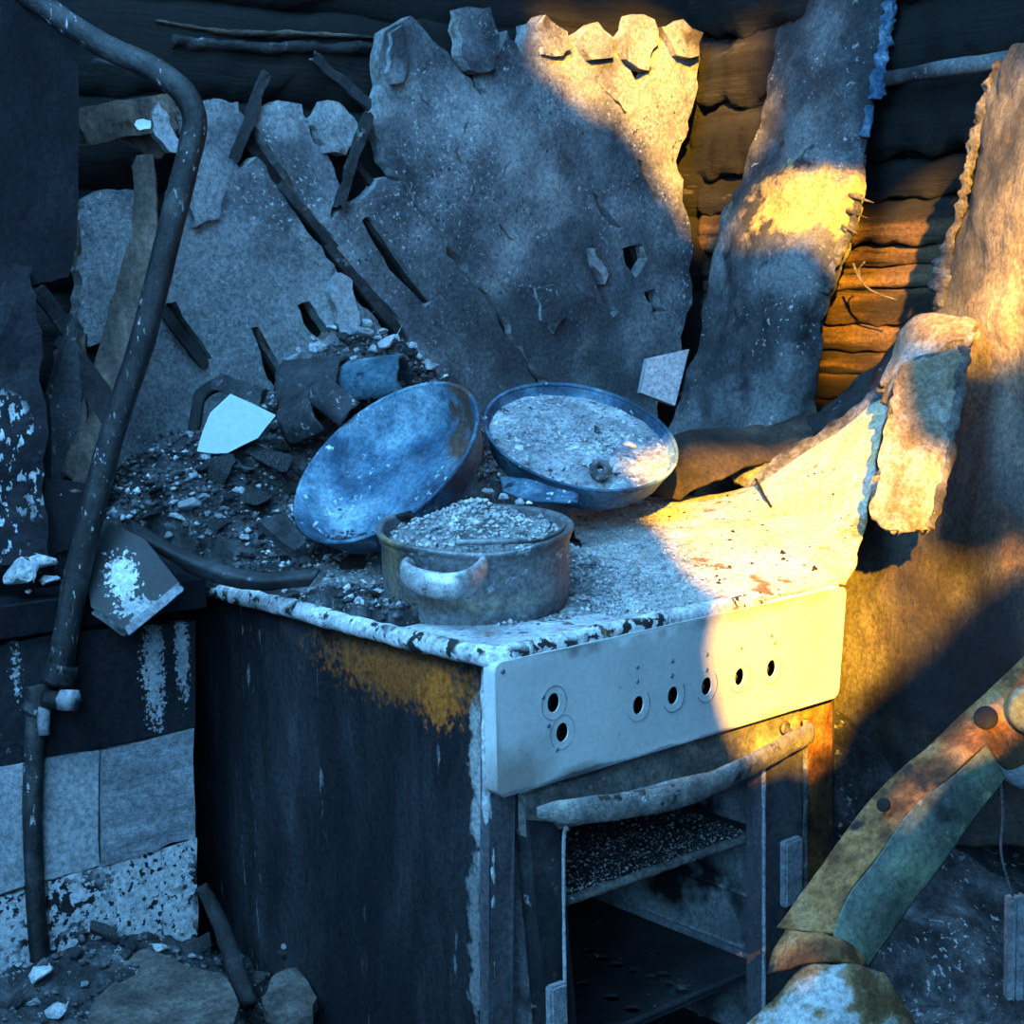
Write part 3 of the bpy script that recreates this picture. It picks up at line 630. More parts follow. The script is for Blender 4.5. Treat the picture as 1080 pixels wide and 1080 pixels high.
for k, (x, y) in enumerate(KN):
    rr = .0145; n = 14; a0, a1 = (0, 2 * math.pi) if k < 2 else (math.radians(-150), math.radians(40))
    tube('dial_print', [pp(x + rr * math.cos(a0 + (a1 - a0) * t / n), y + rr * 1.05 * math.sin(a0 + (a1 - a0) * t / n), .0004) for t in range(n + 1)], (.0004 if k < 2 else .0006), M['mark'], pan, 5, 2)
    tube('gas_valve', [cp(x / PW, y / PH) + Vector((.004, .05, -.004)), cp(x / PW, y / PH) + Vector((.002, .008, -.003))], .0042, M['brass'] if k > 3 else M['black_metal'], st, 10, 3)
for (px, py) in ((673, 703), (673, 718), (710, 697), (710, 712), (747, 690), (747, 706), (783, 683), (819, 677), (573, 735), (579, 765), (588, 790), (653, 745), (530, 708), (815, 670)):
    x, y = inv(px, py)
    fr = frame_for(pp(x, y, .0004), (0, -1, 0)); lathe('indicator_mark', [(0, .0006), (.0022, .0004), (.0024, 0), (0, 0)], fr, M['mark'], pan, 10)
# body front behind and beside the panel
box('front_rail', (.014, -.002, .835), (Wd - .014, .03, .846), M['black_metal'], st)
box('valve_box', (.02, .05, .72), (Wd - .02, .07, .835), M['dark_hole'], st)
box('upper_front', (.014, -.006, .688), (Wd - .02, .004, .735), M['black_metal'], st)
# corner strips of the body
slab('front_strip', rough_outline([(0, .0), (.026, .0), (.026, .73), (.02, .835), (0, .842)], .01, 1, seed=2), lambda u, v: (u, -.008, v), (0, .012, 0), M['purple_metal'], st, (), .02, lambda p, u, v: .002 * fn(p, 9, 2))
slab('front_strip', [(.405, .0), (.466, .0), (.466, .74), (.405, .74)], lambda u, v: (u, -.008, v), (0, .012, 0), M['rust'], st, (), .02, lambda p, u, v: .001 * fn(p, 20, 2))
tube('burnt_edge_flake', [(-.002, -.004, .84), (-.004, -.004, .74), (-.001, -.005, .66), (-.004, -.004, .55), (-.002, -.005, .42), (-.001, -.005, .3)], .0035, M['hob'], st, 6, 18, .9, 50, 7)
# oven door: an empty frame, its glass gone
door = empty('oven_door', None, None, (.2, -.02, .3)); del_ = door; adopt(door, st)
DY = -.020
dl = [on(*q, y=DY) for q in ((549, 848), (590, 866), (802, 800), (830, 790))]
slab('left_stile', rough_outline([(.030, .18), (.064, .18), (.066, .683), (.058, .692), (.030, .70)], .02, 1), lambda u, v: (u, DY, v), (0, .02, 0), M['black_metal'], door, (), .02, lambda p, u, v: .001 * fn(p, 20, 2), smooth=True)
slab('right_stile', [(.338, .18), (.402, .18), (.402, .70), (.338, .70)], lambda u, v: (u, DY, v), (0, .02, 0), M['purple_metal'], door, (), .02, lambda p, u, v: .001 * fn(p, 20, 2), smooth=True)
tube('stile_edge', [(.339, DY - .003, .19), (.3385, DY - .003, .45), (.338, DY - .003, .69)], .0022, M['tile_bright'], door, 8, 10, .4, 50)
tube('stile_edge', [(.404, DY - .003, .19), (.4035, DY - .003, .45), (.403, DY - .003, .72)], .003, M['crust'], door, 8, 14, .5, 50)
tube('stile_edge', [(.065, DY - .003, .19), (.066, DY - .003, .45), (.0665, DY - .004, .66), (.072, DY - .004, .684)], .0018, M['tile_bright'], door, 8, 12, .4, 50)
slab('top_rail', rough_outline([(.030, .684), (.12, .678), (.25, .684), (.402, .690), (.402, .742), (.030, .722)], .02, 2, seed=3), lambda u, v: (u, DY + .004, v), (0, .014, 0), M['handle'], door, (), .012, lambda p, u, v: .0015 * fn(p, 20, 3), smooth=True)
slab('bottom_rail', [(.064, .18), (.34, .18), (.34, .40), (.064, .40)], lambda u, v: (u, DY, v), (0, .02, 0), M['black_metal'], door, (), .03)
box('hinge', (.044, -.03, .40), (.064, -.02, .545), M['tile_grey'], door, .002)
box('hinge', (.365, -.03, .53), (.392, -.02, .60), M['tile_grey'], door, .002)
tube('handle', [on(566, 857, y=-.045), on(600, 856, y=-.062), on(660, 850, y=-.075), on(725, 836, y=-.08), on(790, 808, y=-.072), on(830, 786, y=-.060), on(855, 773, y=-.048)],
     lambda t: .0016 + .0040 * min(1, t * 5 + .1) * (1 - .25 * t), M['handle'], door, 16, 12, .10, 60, 2, 2.3, (0, 0, 1))
tube('handle_inner_bar', [on(640, 845, y=-.045), on(700, 828, y=-.055), on(760, 815, y=-.05)], .003, M['handle'], door, 8, 6, .2, 50)
tube('handle_post', [on(826, 765, y=-.02), on(832, 772, y=-.03), on(840, 780, y=-.052)], .0042, M['brass'], door, 10, 4)
lathe('post_washer', [(0, .002), (.0065, .0015), (.007, 0), (0, 0)], frame_for(on(828, 767, y=-.024), (0, -1, 0)), M['brass'], door, 20)
# oven cavity
box('cavity_left_wall', (.052, .0, .36), (.058, .44, .70), M['oven_wall'], st)
box('cavity_right_wall', (.385, .0, .36), (.391, .44, .70), M['oven_wall'], st)
box('cavity_back_wall', (.052, .44, .36), (.391, .446, .70), M['oven_wall'], st)
box('cavity_roof', (.052, .0, .70), (.391, .446, .706), M['oven_wall'], st)
box('cavity_bottom', (.052, .0, .35), (.391, .446, .36), M['black_metal'], st)
for z_ in (.46, .52, .585, .65):
    tube('shelf_runner', [(.384, .02, z_), (.384, .43, z_)], .003, M['oven_wall'], st, 8, 3)
    tube('shelf_runner', [(.059, .02, z_), (.059, .43, z_)], .003, M['oven_wall'], st, 8, 3)
pl_z = .452
pout = [(.064, .0), (.37, .0), (.37, .40), (.064, .40)]
hp2 = []
for k in range(8):
    t = k / 7; q = on(600 + 120 * t, 996 + 49 * t, z=pl_z + .004)
    hp2.append(q)
for q_ in ((616, 1038), (646, 1052), (667, 1064), (700, 1028), (760, 1040)): hp2.append(on(*q_, z=pl_z + .004))
hl = [[(q.x + .0085 * math.cos(t * math.pi / 7), q.y + .0085 * math.sin(t * math.pi / 7)) for t in range(14)] for q in hp2 if .075 < q.x < .36 and .01 < q.y < .38]
slab('perforated_floor_plate', pout, lambda u, v: (u, v, pl_z + .004), (0, 0, -.003), M['black_metal'], st, hl, .02, lambda p, u, v: .001 * fn(p, 20, 2), smooth=True)
tube('plate_lip', [(.066, .004, pl_z + .006), (.2, .003, pl_z + .007), (.37, .004, pl_z + .006)], .004, M['black_metal'], st, 8, 6, .2)
# baking tray: rests in the oven, so a thing of its own
bt = empty('baking_tray', 'shallow baking tray dusted with ash inside the open oven', 'tray', (.22, .16, .588))
slab('tray_bottom', [(.062, .022), (.383, .022), (.383, .30), (.062, .30)], lambda u, v: (u, v, .592 + .012 * v), (0, 0, -.003), M['tray'], bt, (), .012, lambda p, u, v: .0015 * fn(p, 16, 3), smooth=True)
tube('tray_rim', [(.062, .020, .594), (.2, .018, .595), (.383, .020, .594)], .005, M['handle'], bt, 8, 20, .3, 50, 3)
tube('tray_rim', [(.383, .02, .594), (.383, .30, .598)], .004, M['black_metal'], bt, 8, 6, .2)
crumbs('ash_dust', [Vector((random.uniform(.07, .375), .024 + abs(random.gauss(0, .09)) % .26, .5955)) for _ in range(2600)], (.0010, .0042), M['crumb'], parent=bt, seed=3)

# buckled right-hand sheet of the hob, curling up at the right
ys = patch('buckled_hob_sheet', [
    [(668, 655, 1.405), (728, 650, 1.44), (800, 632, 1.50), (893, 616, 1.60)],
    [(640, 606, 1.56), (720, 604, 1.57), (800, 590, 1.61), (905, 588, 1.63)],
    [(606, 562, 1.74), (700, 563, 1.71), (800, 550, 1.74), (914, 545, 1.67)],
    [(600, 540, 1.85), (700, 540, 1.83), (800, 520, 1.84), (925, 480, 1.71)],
    [(600, 522, 1.95), (700, 524, 1.92), (800, 508, 1.90), (941, 414, 1.76)]], 60, 40, .003, M['sun_tinted_sheet'], st, .0035, 14, .004, seed=4)
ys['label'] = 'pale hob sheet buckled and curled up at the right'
tube('sheet_crack', [W(797, 506, 1.86), W(806, 522, 1.80), W(816, 540, 1.76), W(823, 552, 1.735)], lambda t: .0022 * (1 - t) + .0004, M['dark_hole'], st, 6, 6, .6, 60)
patch('raised_sheet_rim', [[(796, 512, 1.885), (850, 498, 1.84), (905, 460, 1.79), (938, 414, 1.755)], [(800, 517, 1.87), (852, 504, 1.83), (909, 466, 1.78), (943, 418, 1.75)]], 30, 2, .004, M['pan_blue'], st, .001, 30)
# raised pointed edge above panel
tube('lifted_enamel_edge', [W(770, 652, 1.49), W(820, 643, 1.525), W(862, 633, 1.56), W(878, 624, 1.57)], .0016, M['brown_ash'], st, 6, 8, .5, 60)

# ================================================================== HEAPS
def g(x, y, cx, cy, sx, sy, h): return h * math.exp(-((x - cx) / sx) ** 2 - ((y - cy) / sy) ** 2)
def heap_h(x, y):
    p = Vector((x, y, 0))
    h = .864 + g(x, y, .30, .59, .16, .09, .24) + g(x, y, .02, .58, .15, .11, .115) + g(x, y, -.07, .47, .08, .09, .05) - g(x, y, .06, .34, .10, .08, .05) + g(x, y, .62, .60, .22, .1, .09) + g(x, y, .14, .47, .12, .11, .05) + g(x, y, .03, .30, .05, .10, .02)
    e = .012 * fn(p, 14, 4, 3) + .009 * abs(fn(p, 34, 4, 9)) + .004 * fn(p, 90, 3, 12)
    return h + e * 1.1
hk = lambda x, y: (y > .20 + .06 * fn((x, 0, 0), 12, 2) + max(0, x - .1) * .62 or (x < .07 and y > .12 + .06 * (x > .03))) and (x > -.006 or y > .425 + .5 * (-.006 - x) + .01 * fn((x, 0, 0), 30, 2)) and y < .65 and x < .80 and x > -.16 and not (x > .30 and y < .50)
heap = field('rubble_heap', -.16, .80, .10, .65, .0052, heap_h, hk, M['dark_ash'], .8575); tag(heap, 'heap of dark sooty rubble at the back of the stove top', 'rubble', kind='stuff')
def ash_h(x, y):
    p = Vector((x, y, 0)); d = 0
    return .858 + g(x, y, .27, .22, .12, .16, .030) + g(x, y, .16, .36, .10, .10, .03) + .004 * abs(fn(p, 30, 4, 5)) + .0022 * fn(p, 110, 3, 6) - .004 - g(x, y, .27, .0, .3, .03, .012)
ak = lambda x, y: y > .012 + .02 * fn((x, 0, 0), 20, 3) + .02 * (x < .1) and x < .47 - .15 * y + .03 * fn((y, 0, 0), 14, 3) and not (x < .06 + .02 * fn((y, 0, 3), 20, 2) and y < .16)
ashm = field('ash_bed', .03, .475, .0, .53, .0042, ash_h, ak, M['ash'], .853); tag(ashm, 'bed of pale grey ash spread over the stove top', 'ash', kind='stuff')
rnd = random.Random(3)
def scat(n, xf, yf, hf, keep, lift=.0):
    out = []
    while len(out) < n:
        x, y = rnd.uniform(*xf), rnd.uniform(*yf)
        if keep(x, y): out.append(Vector((x, y, hf(x, y) + lift)))
    return out
crumbs('ash_crumbs', scat(9000, (.03, .46), (0, .52), ash_h, ak, .0005), (.0012, .0085), M['crumb'], 'fine pale ash crumbs strewn over the stove top', 'ash', seed=5)
crumbs('rubble_crumbs', scat(9000, (-.2, .6), (.1, .65), heap_h, hk, .001), (.002, .016), M['crumb_dark'], 'dark grit covering the rubble heap', 'rubble', seed=6)
crumbs('rubble_crumbs', scat(2200, (-.2, .6), (.1, .65), heap_h, hk, .003), (.002, .013), M['crumb'], 'pale plaster crumbs scattered over the dark rubble heap', 'rubble', seed=7)
def on_sheet(n, poly, seed):
    r_ = random.Random(seed); out = []
    xs = [p[0] for p in poly]; ys_ = [p[1] for p in poly]; P = []
    A_ = np.array(poly)
    while len(out) < n:
        q = (r_.uniform(min(xs), max(xs)), r_.uniform(min(ys_), max(ys_)))
        if inpoly(np.array([q]), A_)[0]: out.append(q)
    return out
bpy.context.view_layer.update()
dgp = bpy.context.evaluated_depsgraph_get()
def drop(px, py):
    hit, loc, nrm, idx, ob, mtx = SC.ray_cast(dgp, CAM, ray(px, py).normalized())
    return (loc, nrm, ob) if hit else (None, None, None)
pts = []
for q in on_sheet(5500, [(606, 535), (700, 530), (745, 540), (735, 590), (722, 640), (640, 652), (606, 620)], 14):
    l, n_, ob = drop(*q)
    if l: pts.append(l + n_ * .0005)
crumbs('ash_crumbs', pts, (.0012, .0065), M['crumb'], 'dense pale ash crumbs right of the pot', 'ash', seed=8)
pts = []
for q in on_sheet(1300, [(600, 535), (700, 530), (790, 520), (800, 560), (760, 600), (730, 640), (640, 650), (610, 600)], 4):
    l, n_, ob = drop(*q)
    if l: pts.append(l + n_ * .0005)
crumbs('ash_crumbs', pts, (.001, .0065), M['crumb'], 'pale crumbs on the sunlit curled hob sheet', 'ash', seed=9)
pts = [drop(*q)[0] for q in on_sheet(60, [(700, 540), (780, 520), (880, 480), (900, 560), (870, 610), (740, 620)], 5)]
crumbs('char_flakes', [p for p in pts if p], (.003, .009), M['dark_hole'], 'black char flakes on the sunlit hob sheet', 'char', seed=10)

# individual chunks: (px, py, size in px, kind)
def place(px, py, s, matn, label, group=None, flat=None, cat='rubble', kind='plaster_chunk', d=None, rot=None, sz=None, lift=.25):
    bpyl, n_, ob = drop(px, py)
    dd = d if d else ((bpyl - CAM).dot(-VIEW) if bpyl else 1.6)
    k = dd / F; p = W(px, py, dd) + Vector((0, 0, s * k * lift)) + VIEW * s * k * .15
    size = tuple(v * k for v in sz) if sz else s * k
    return rock(kind, matn, p, size, label, cat, group, flat, rnd, rot)
for q in ((215, 530, 18), (232, 548, 12), (258, 570, 13), (205, 505, 14), (178, 568, 14), (288, 615, 16), (300, 625, 10), (250, 600, 9), (322, 600, 9), (270, 545, 12), (330, 520, 10), (300, 560, 9), (345, 590, 12), (255, 520, 11)):
    place(*q, 'chunk', 'pale plaster crumb lying in the dark rubble left of the tilted pan', 'plaster crumbs left of the tilted pan')
for q in ((315, 372, 13), (350, 350, 14), (388, 345, 16), (405, 352, 12), (420, 360, 14), (436, 368, 12), (365, 372, 10), (340, 392, 10), (450, 385, 10), (395, 372, 14), (330, 360, 10), (470, 400, 9)):
    place(*q, 'chunk' if q[0] % 2 else 'pale_stone', 'bluish plaster fragment on the rubble crest behind the tilted pan', 'plaster fragments on the rubble crest')
for q in ((640, 560, 9), (665, 575, 7), (620, 605, 6), (700, 600, 7), (628, 545, 9), (655, 545, 8), (680, 640, 5), (610, 630, 6), (720, 575, 8), (648, 615, 6)):
    place(*q, 'chunk', 'small pale crumb lying in the ash right of the pot', 'pale crumbs right of the pot')
for i_, q in enumerate(((168, 520, 24), (190, 505, 20), (215, 500, 26), (240, 488, 24), (262, 500, 22), (300, 480, 28), (232, 560, 26), (262, 590, 22), (212, 578, 20), (300, 590, 20), (180, 560, 18), (310, 520, 24), (290, 455, 22), (318, 500, 18), (244, 530, 24), (275, 566, 18))):
    place(*q, ('dark_ash', 'crumb_dark', 'dark_ceramic')[i_ % 3], 'dark angular fragment in the rubble left of the tilted pan', 'dark fragments left of the tilted pan', kind='fragment', flat=.5)
for i_, q in enumerate(((310, 385, 26), (335, 372, 24), (360, 362, 26), (385, 360, 30), (410, 368, 28), (432, 378, 24), (455, 392, 24), (345, 385, 22), (470, 410, 20), (372, 384, 20), (300, 405, 20), (440, 395, 18))):
    place(*q, ('chunk', 'pale_stone', 'dark_ash')[i_ % 3], 'grey layered fragment on the rubble crest behind the tilted pan', 'layered fragments on the rubble crest', kind='fragment', flat=.6)
place(200, 540, 30, 'tile_bright', 'rounded blue-grey stone at the left end of the rubble heap', kind='stone', flat=.9)
place(187, 551, 25, 'pale_stone', 'white wedge-shaped stone beside the rounded stone on the heap', kind='stone', sz=(34, 16, 14))
place(160, 550, 25, 'dark_ceramic', 'long dark shard at the left tip of the heap', kind='shard', sz=(44, 14, 12))
place(218, 484, 16, 'pale_stone', 'small oval white stone below the white board piece', kind='stone', sz=(20, 15, 12))
place(255, 470, 40, 'dark_ceramic', 'dark angular block below the white board piece', kind='stone', sz=(58, 40, 30))
place(285, 500, 60, 'dark_ash', 'curved dark slab with pale ash on top beside the tilted pan', kind='burnt_slab', sz=(96, 60, 42), flat=.6)
place(232, 505, 40, 'dark_ash', 'crumpled charred lump in the middle of the heap', kind='charred_lump', sz=(60, 44, 34))
place(272, 535, 40, 'dark_ash', 'flat ash-dusted slab low on the rubble heap', kind='burnt_slab', sz=(70, 38, 20), flat=.5)
place(372, 596, 40, 'brown_ash', 'rough brown lump between the tilted pan and the pot', kind='brown_lump', sz=(44, 36, 46), lift=.1)
place(352, 540, 30, 'brown_ash', 'dark brown clod under the tilted pan rim', kind='brown_lump', sz=(50, 34, 30), lift=-.3)
place(395, 632, 20, 'brown_ash', 'small brown clod at the foot of the pot', kind='brown_lump', sz=(30, 18, 12))
# white board piece, tray edge, tiles and shards on the heap
slab('white_board_piece', rough_outline([(208, 476), (222, 436), (244, 416), (291, 438), (272, 462), (240, 478)], 1, 1, seed=3), lambda u, v: W(u, v, 1.70 - (476 - v) * .0004), (.006, .012, .0), M['white_board'], None, (), 9)
tag(bpy.data.objects['white_board_piece'], 'bright white five-sided board piece standing in the rubble', 'board')
patch('charred_strip', [[(200, 478, 1.75), (212, 440, 1.76), (218, 420, 1.77), (238, 408, 1.78)], [(196, 472, 1.76), (203, 440, 1.765), (207, 415, 1.775), (232, 398, 1.79)]], 24, 3, .008, M['lath'], None, .003, 30, .002)
tag(bpy.data.objects['charred_strip'], 'charred strip curving round the left of the white board piece', 'strip')
beam('charred_batten', W(228, 402, 1.77), W(276, 418, 1.76), .02, .012, M['dark_ceramic']); tag(bpy.data.objects['charred_batten'], 'short grey batten lying above the white board piece', 'batten')
def arc_tile(name, cpx, cpy, d, rad, length, axis, a0, a1, th, m, label):
    """a broken length of curved pipe shell"""
    ax = (axis[0] * RIGHT + axis[1] * UP + axis[2] * VIEW).normalized(); fr = frame_for(W(cpx, cpy, d), ax, UP)
    V = []; Fc = []; nu, nv = 20, 8
    for j in range(nv + 1):
        for i in range(nu + 1):
            a = math.radians(a0 + (a1 - a0) * i / nu); zz = (j / nv - .5) * length * (1 + .12 * fn((i * .4, 0, 0), 1, 2))
            V.append(fr @ Vector((rad * math.cos(a), rad * math.sin(a), zz)))
    Fc = [(j * (nu + 1) + i, j * (nu + 1) + i + 1, (j + 1) * (nu + 1) + i + 1, (j + 1) * (nu + 1) + i) for j in range(nv) for i in range(nu)]
    V = [p + VIEW * .006 * fn(p, 22, 3) for p in V]
    o = mesh(name, V, Fc, m); md = o.modifiers.new('t', 'SOLIDIFY'); md.thickness = th; md.offset = 0
    return tag(o, label, 'shard')
arc_tile('pipe_shard', 335, 412, 1.80, .036, .075, (1, .05, .25), -80, 120, .006, M['dark_ceramic'], 'curved dark shard of pipe on the heap above the tilted pan')
arc_tile('pipe_shard', 392, 412, 1.80, .036, .085, (1, .1, .2), -70, 110, .006, M['blue_glossy'], 'glossy blue-white curved shard directly above the tilted pan')
arc_tile('pipe_shard', 330, 440, 1.74, .030, .05, (.75, .3, .5), -60, 150, .005, M['dark_ceramic'], 'broken dark cup-like shard at the upper left of the tilted pan')
arc_tile('pipe_shard', 352, 424, 1.71, .016, .05, (.75, -.6, .1), -60, 170, .004, M['dark_ceramic'], 'small curled dark shard leaning on the tilted pan')
slab('burnt_book_block', [(272, 548), (302, 541), (323, 572), (311, 580), (295, 570)], lambda u, v: W(u, v, 1.56), tuple(-VIEW * .008 + Vector((0, 0, -.01))), M['dark_ceramic'], None, (), 9)
tag(bpy.data.objects['burnt_book_block'], 'flat dark striped tile piece low at the left of the tilted pan', 'tile')
tray = patch('bent_tray', [[(136, 548, 1.56), (200, 583, 1.535), (262, 602, 1.51), (336, 600, 1.49)], [(140, 562, 1.545), (200, 592, 1.52), (262, 611, 1.495), (332, 608, 1.48)], [(152, 574, 1.55), (206, 606, 1.53), (262, 622, 1.505), (326, 618, 1.49)]], 40, 8, .003, M['black_metal'], None, .003, 12, .002)
tag(tray, 'bent black tray edge holding the rubble over the left side of the stove', 'tray')
# hanging black plate with a pale flaked patch, left of the stove
hpz = empty('hanging_plate', 'black glazed square plate hanging corner down left of the stove', 'plate', tuple(W(130, 610, 1.50)))
slab('plate', [(88, 585), (104, 545), (152, 568), (190, 616), (184, 634), (132, 668), (96, 640)], lambda u, v: W(u, v, 1.505 - (v - 600) * .0003), tuple(-VIEW * .005), M['flaked'], hpz, (), 9)
beam('plate_edge', W(134, 666, 1.475), W(190, 620, 1.49), .009, .008, M['tile_grey'], hpz, VIEW, .001)
beam('plate_edge', W(100, 645, 1.48), W(134, 668, 1.475), .006, .008, M['crust'], hpz, VIEW, .001)

# bottom-left heap
def low_h(x, y):
    p = Vector((x, y, 0))
    return .448 + min(.07, -x * .4) + .30 * (min(y, .42) - .40) + .022 * fn(p, 9, 4, 2) + .012 * abs(fn(p, 26, 4, 5)) + .004 * fn(p, 80, 3, 6)
lh = field('floor_rubble_heap', -.75, -.004, -.12, .415, .007, low_h, lambda x, y: True, M['dark_ash'], .0); tag(lh, 'high heap of dark rubble on the floor left of the stove', 'rubble', kind='stuff')
bpy.context.view_layer.update(); dgp = bpy.context.evaluated_depsgraph_get()
slab('broken_board', rough_outline([(140, 1008), (152, 1001), (235, 1026), (252, 1060), (240, 1110), (100, 1110), (96, 1060)], 2, 2, seed=8), lambda u, v: W(u, v, 1.545 - (v - 1000) * .0016), tuple(Vector((0, 0, -.012))), M['warm_stone'], None, (), 9, lambda p, u, v: .002 * fn(p, 20, 3))
tag(bpy.data.objects['broken_board'], 'large grey-brown broken slab lying on the rubble at bottom left', 'slab')
slab('broken_board', rough_outline([(276, 1052), (292, 1026), (312, 1020), (334, 1052), (330, 1070), (280, 1066)], 2, 2, seed=9), lambda u, v: W(u, v, 1.58 - (v - 1030) * .0014), tuple(Vector((0, 0, -.012))), M['warm_stone'], None, (), 9)
tag([o for o in bpy.data.objects if o.name.startswith('broken_board.')][-1], 'triangular grey slab beside the stove foot on the rubble', 'slab')
for (px, py, s, mt, lb) in ((273, 1034, 20, 'warm_stone', 'small orange-pink stone between the two broken slabs'), (296, 1072, 28, 'warm_stone', 'tan stone below the triangular slab'), (172, 1002, 26, 'pale_stone', 'grey stone at the top end of the large broken slab'),
                        (45, 1035, 32, 'pale_stone', 'pale folded fragment near the foot of the pipe'), (60, 1072, 26, 'pale_stone', 'grey stone at the bottom edge near the left corner'), (105, 1080, 22, 'pale_stone', 'small grey stone at the bottom edge left of the large slab'),
                        (18, 1060, 30, 'dark_ash', 'black lump at the bottom left corner'), (330, 1066, 24, 'dark_ceramic', 'black stone against the stove side at the bottom'), (110, 990, 40, 'dark_ash', 'black lump at the foot of the white tiles'), (170, 1074, 36, 'warm_stone', 'brown block at the bottom edge under the large slab')):
    place(px, py, s, mt, lb, kind='stone')
for (px, py, s_, mt, lb) in ((82, 1010, 26, 'dark_ash', 'black lump between the pipe foot and the large broken slab'), (140, 1000, 20, 'dark_ceramic', 'dark shard behind the top end of the large broken slab'), (215, 1000, 30, 'dark_ash', 'black clod right of the white tiles on the floor rubble'),
                        (250, 1030, 24, 'dark_ash', 'black clod against the right end of the large broken slab'), (35, 1060, 20, 'pale_stone', 'grey crumbling stone at the bottom near the left edge'), (130, 1074, 22, 'pale_stone', 'pale stone half hidden at the bottom edge of the large slab'), (300, 1010, 16, 'dark_ash', 'small black stone above the triangular slab')):
    place(px, py, s_, mt, lb, kind='stone')
for q in ((90, 1040, 12), (210, 1010, 10), (255, 1010, 9), (240, 1066, 10), (300, 1000, 9), (20, 1020, 10), (130, 1050, 9), (315, 1040, 8), (190, 985, 9)):
    place(*q, 'chunk', 'small grey crumb on the floor rubble left of the stove', 'crumbs on the floor rubble')
crumbs('floor_rubble_crumbs', scat(3000, (-.5, -.01), (0, .41), low_h, lambda x, y: True, .002), (.002, .014), M['crumb_dark'], 'dark grit over the floor rubble heap', 'rubble', seed=17)
tube('charred_cable', [W(212, 935, 1.60), W(228, 965, 1.60), W(245, 1010, 1.57), W(262, 1060, 1.53)], .009, M['lath'], None, 8, 8, .3, 30); tag(bpy.data.objects['charred_cable'], 'charred curved strip beside the stove side on the floor rubble', 'strip')
# stones on the ledge
for (px, py, s, lb) in ((20, 606, 0, 'largest pale stone on the ledge at the left edge'), (46, 592, 0, 'rounded pale stone on the ledge beside the largest one'), (52, 615, 0, 'flat pale stone at the front of the ledge'), (69, 620, 0, 'small upright pinkish stone on the ledge touching the pipe'), (30, 626, 0, 'tiny pale stone at the ledge edge')):
    szs = {20: (70, 50, 44), 46: (34, 32, 28), 52: (38, 26, 18), 69: (14, 14, 26), 30: (9, 8, 7)}[px]
    k = 1.52 / F; rock('stone', 'pale_stone' if px != 69 else 'warm_stone', on(px, py - 2, y=.428), tuple(v * k for v in szs), lb, 'stone', None, .8, rnd, (.1, .1, px))
place(62, 523, 10, 'pale_stone', 'small pale stone on top of the black board behind the pipe', kind='stone', d=1.55, sz=(14, 10, 8))
place(80, 521, 10, 'warm_stone', 'small brown stone next to the pale one behind the pipe', kind='stone', d=1.55, sz=(14, 10, 8))

# ================================================================== PANS AND POT
# tilted pan (left)
n1 = (VIEW * .575 + (-.6 * RIGHT + .8 * UP) * .82).normalized()
c1_ = W(406, 486, 1.61)
P1 = empty('frying_pan', 'blue-grey burnt pan tilted on its side with a smooth interior, left of the ash-filled one', 'pan', tuple(c1_ - n1 * .03))
f1 = frame_for(c1_, n1)
prof = [(0, -.044), (.06, -.044), (.083, -.041), (.096, -.031), (.107, -.008), (.110, 0), (.113, .001), (.1135, -.002), (.110, -.010), (.0995, -.034), (.086, -.045), (.06, -.048), (0, -.048)]
lathe('pan_body', prof, f1, M['pan_blue'], P1, 96, .0012)
lathe('pan_rim', [(.1105, .001), (.1135, .003), (.1155, .001), (.114, -.002), (.1105, -.001), (.1105, .001)], f1, M['pan_blue'], P1, 96, .0008)
dn = -UP
lowest = f1 @ Vector((0, 0, 0)); axx = (dn - n1 * dn.dot(n1)).normalized()
crumbs('pan_dirt', [c1_ + axx * random.uniform(.078, .098) + n1.cross(axx) * random.uniform(-.05, .035) - n1 * random.uniform(.022, .036) for _ in range(500)], (.0015, .008), M['crumb_dark'], parent=P1, seed=12)
k_ = rock('plaster_chunk', 'pale_stone', W(333, 553, 1.56), (.011, .008, .007), 'white pebble lying in the low edge of the tilted pan', 'rubble', None, None, rnd)
# ash-filled pan (right)
n2 = (VIEW * .55 + (.21 * RIGHT + .97 * UP) * .83).normalized()
c2_ = W(613, 459, 1.75)
P2 = empty('frying_pan', 'round blue-grey pan filled with pale ash, right of the tilted pan', 'pan', tuple(c2_ - n2 * .03))
f2 = frame_for(c2_, n2)
prof2 = [(0, -.044), (.06, -.044), (.085, -.038), (.100, -.022), (.108, -.004), (.110, 0), (.1125, .001), (.113, -.002), (.109, -.010), (.102, -.028), (.087, -.044), (.06, -.05), (0, -.05)]
lathe('pan_body', prof2, f2, M['pan_blue'], P2, 96, .001)
lathe('pan_rim', [(.1095, .001), (.1125, .003), (.114, .001), (.113, -.002), (.1095, -.001), (.1095, .001)], f2, M['pan_blue'], P2, 96, .0008)
def ash_disc(name, fr, R_, z0, amp, m, parent, seed, dome=0):
    V = []; Fc = []; nr, na = 44, 110
    V.append(fr @ Vector((0, 0, z0 + dome)))
    for i in range(1, nr + 1):
        for a in range(na):
            r_ = R_ * i / nr; t = 2 * math.pi * a / na; q = Vector((r_ * math.cos(t), r_ * math.sin(t), 0))
            hz = z0 + dome * (1 - (i / nr) ** 2) + amp * (fn(q, 22, 4, seed) + .9 * abs(fn(q, 60, 4, seed + 2))) * (1 - (i / nr) ** 6 * .7)
            V.append(fr @ (q + Vector((0, 0, hz))))
    for a in range(na):
        b = (a + 1) % na; Fc.append((0, 1 + a, 1 + b))
        for i in range(nr - 1): Fc.append((1 + i * na + a, 1 + (i + 1) * na + a, 1 + (i + 1) * na + b, 1 + i * na + b))
    o = mesh(name, V, Fc, m, parent); return o, V
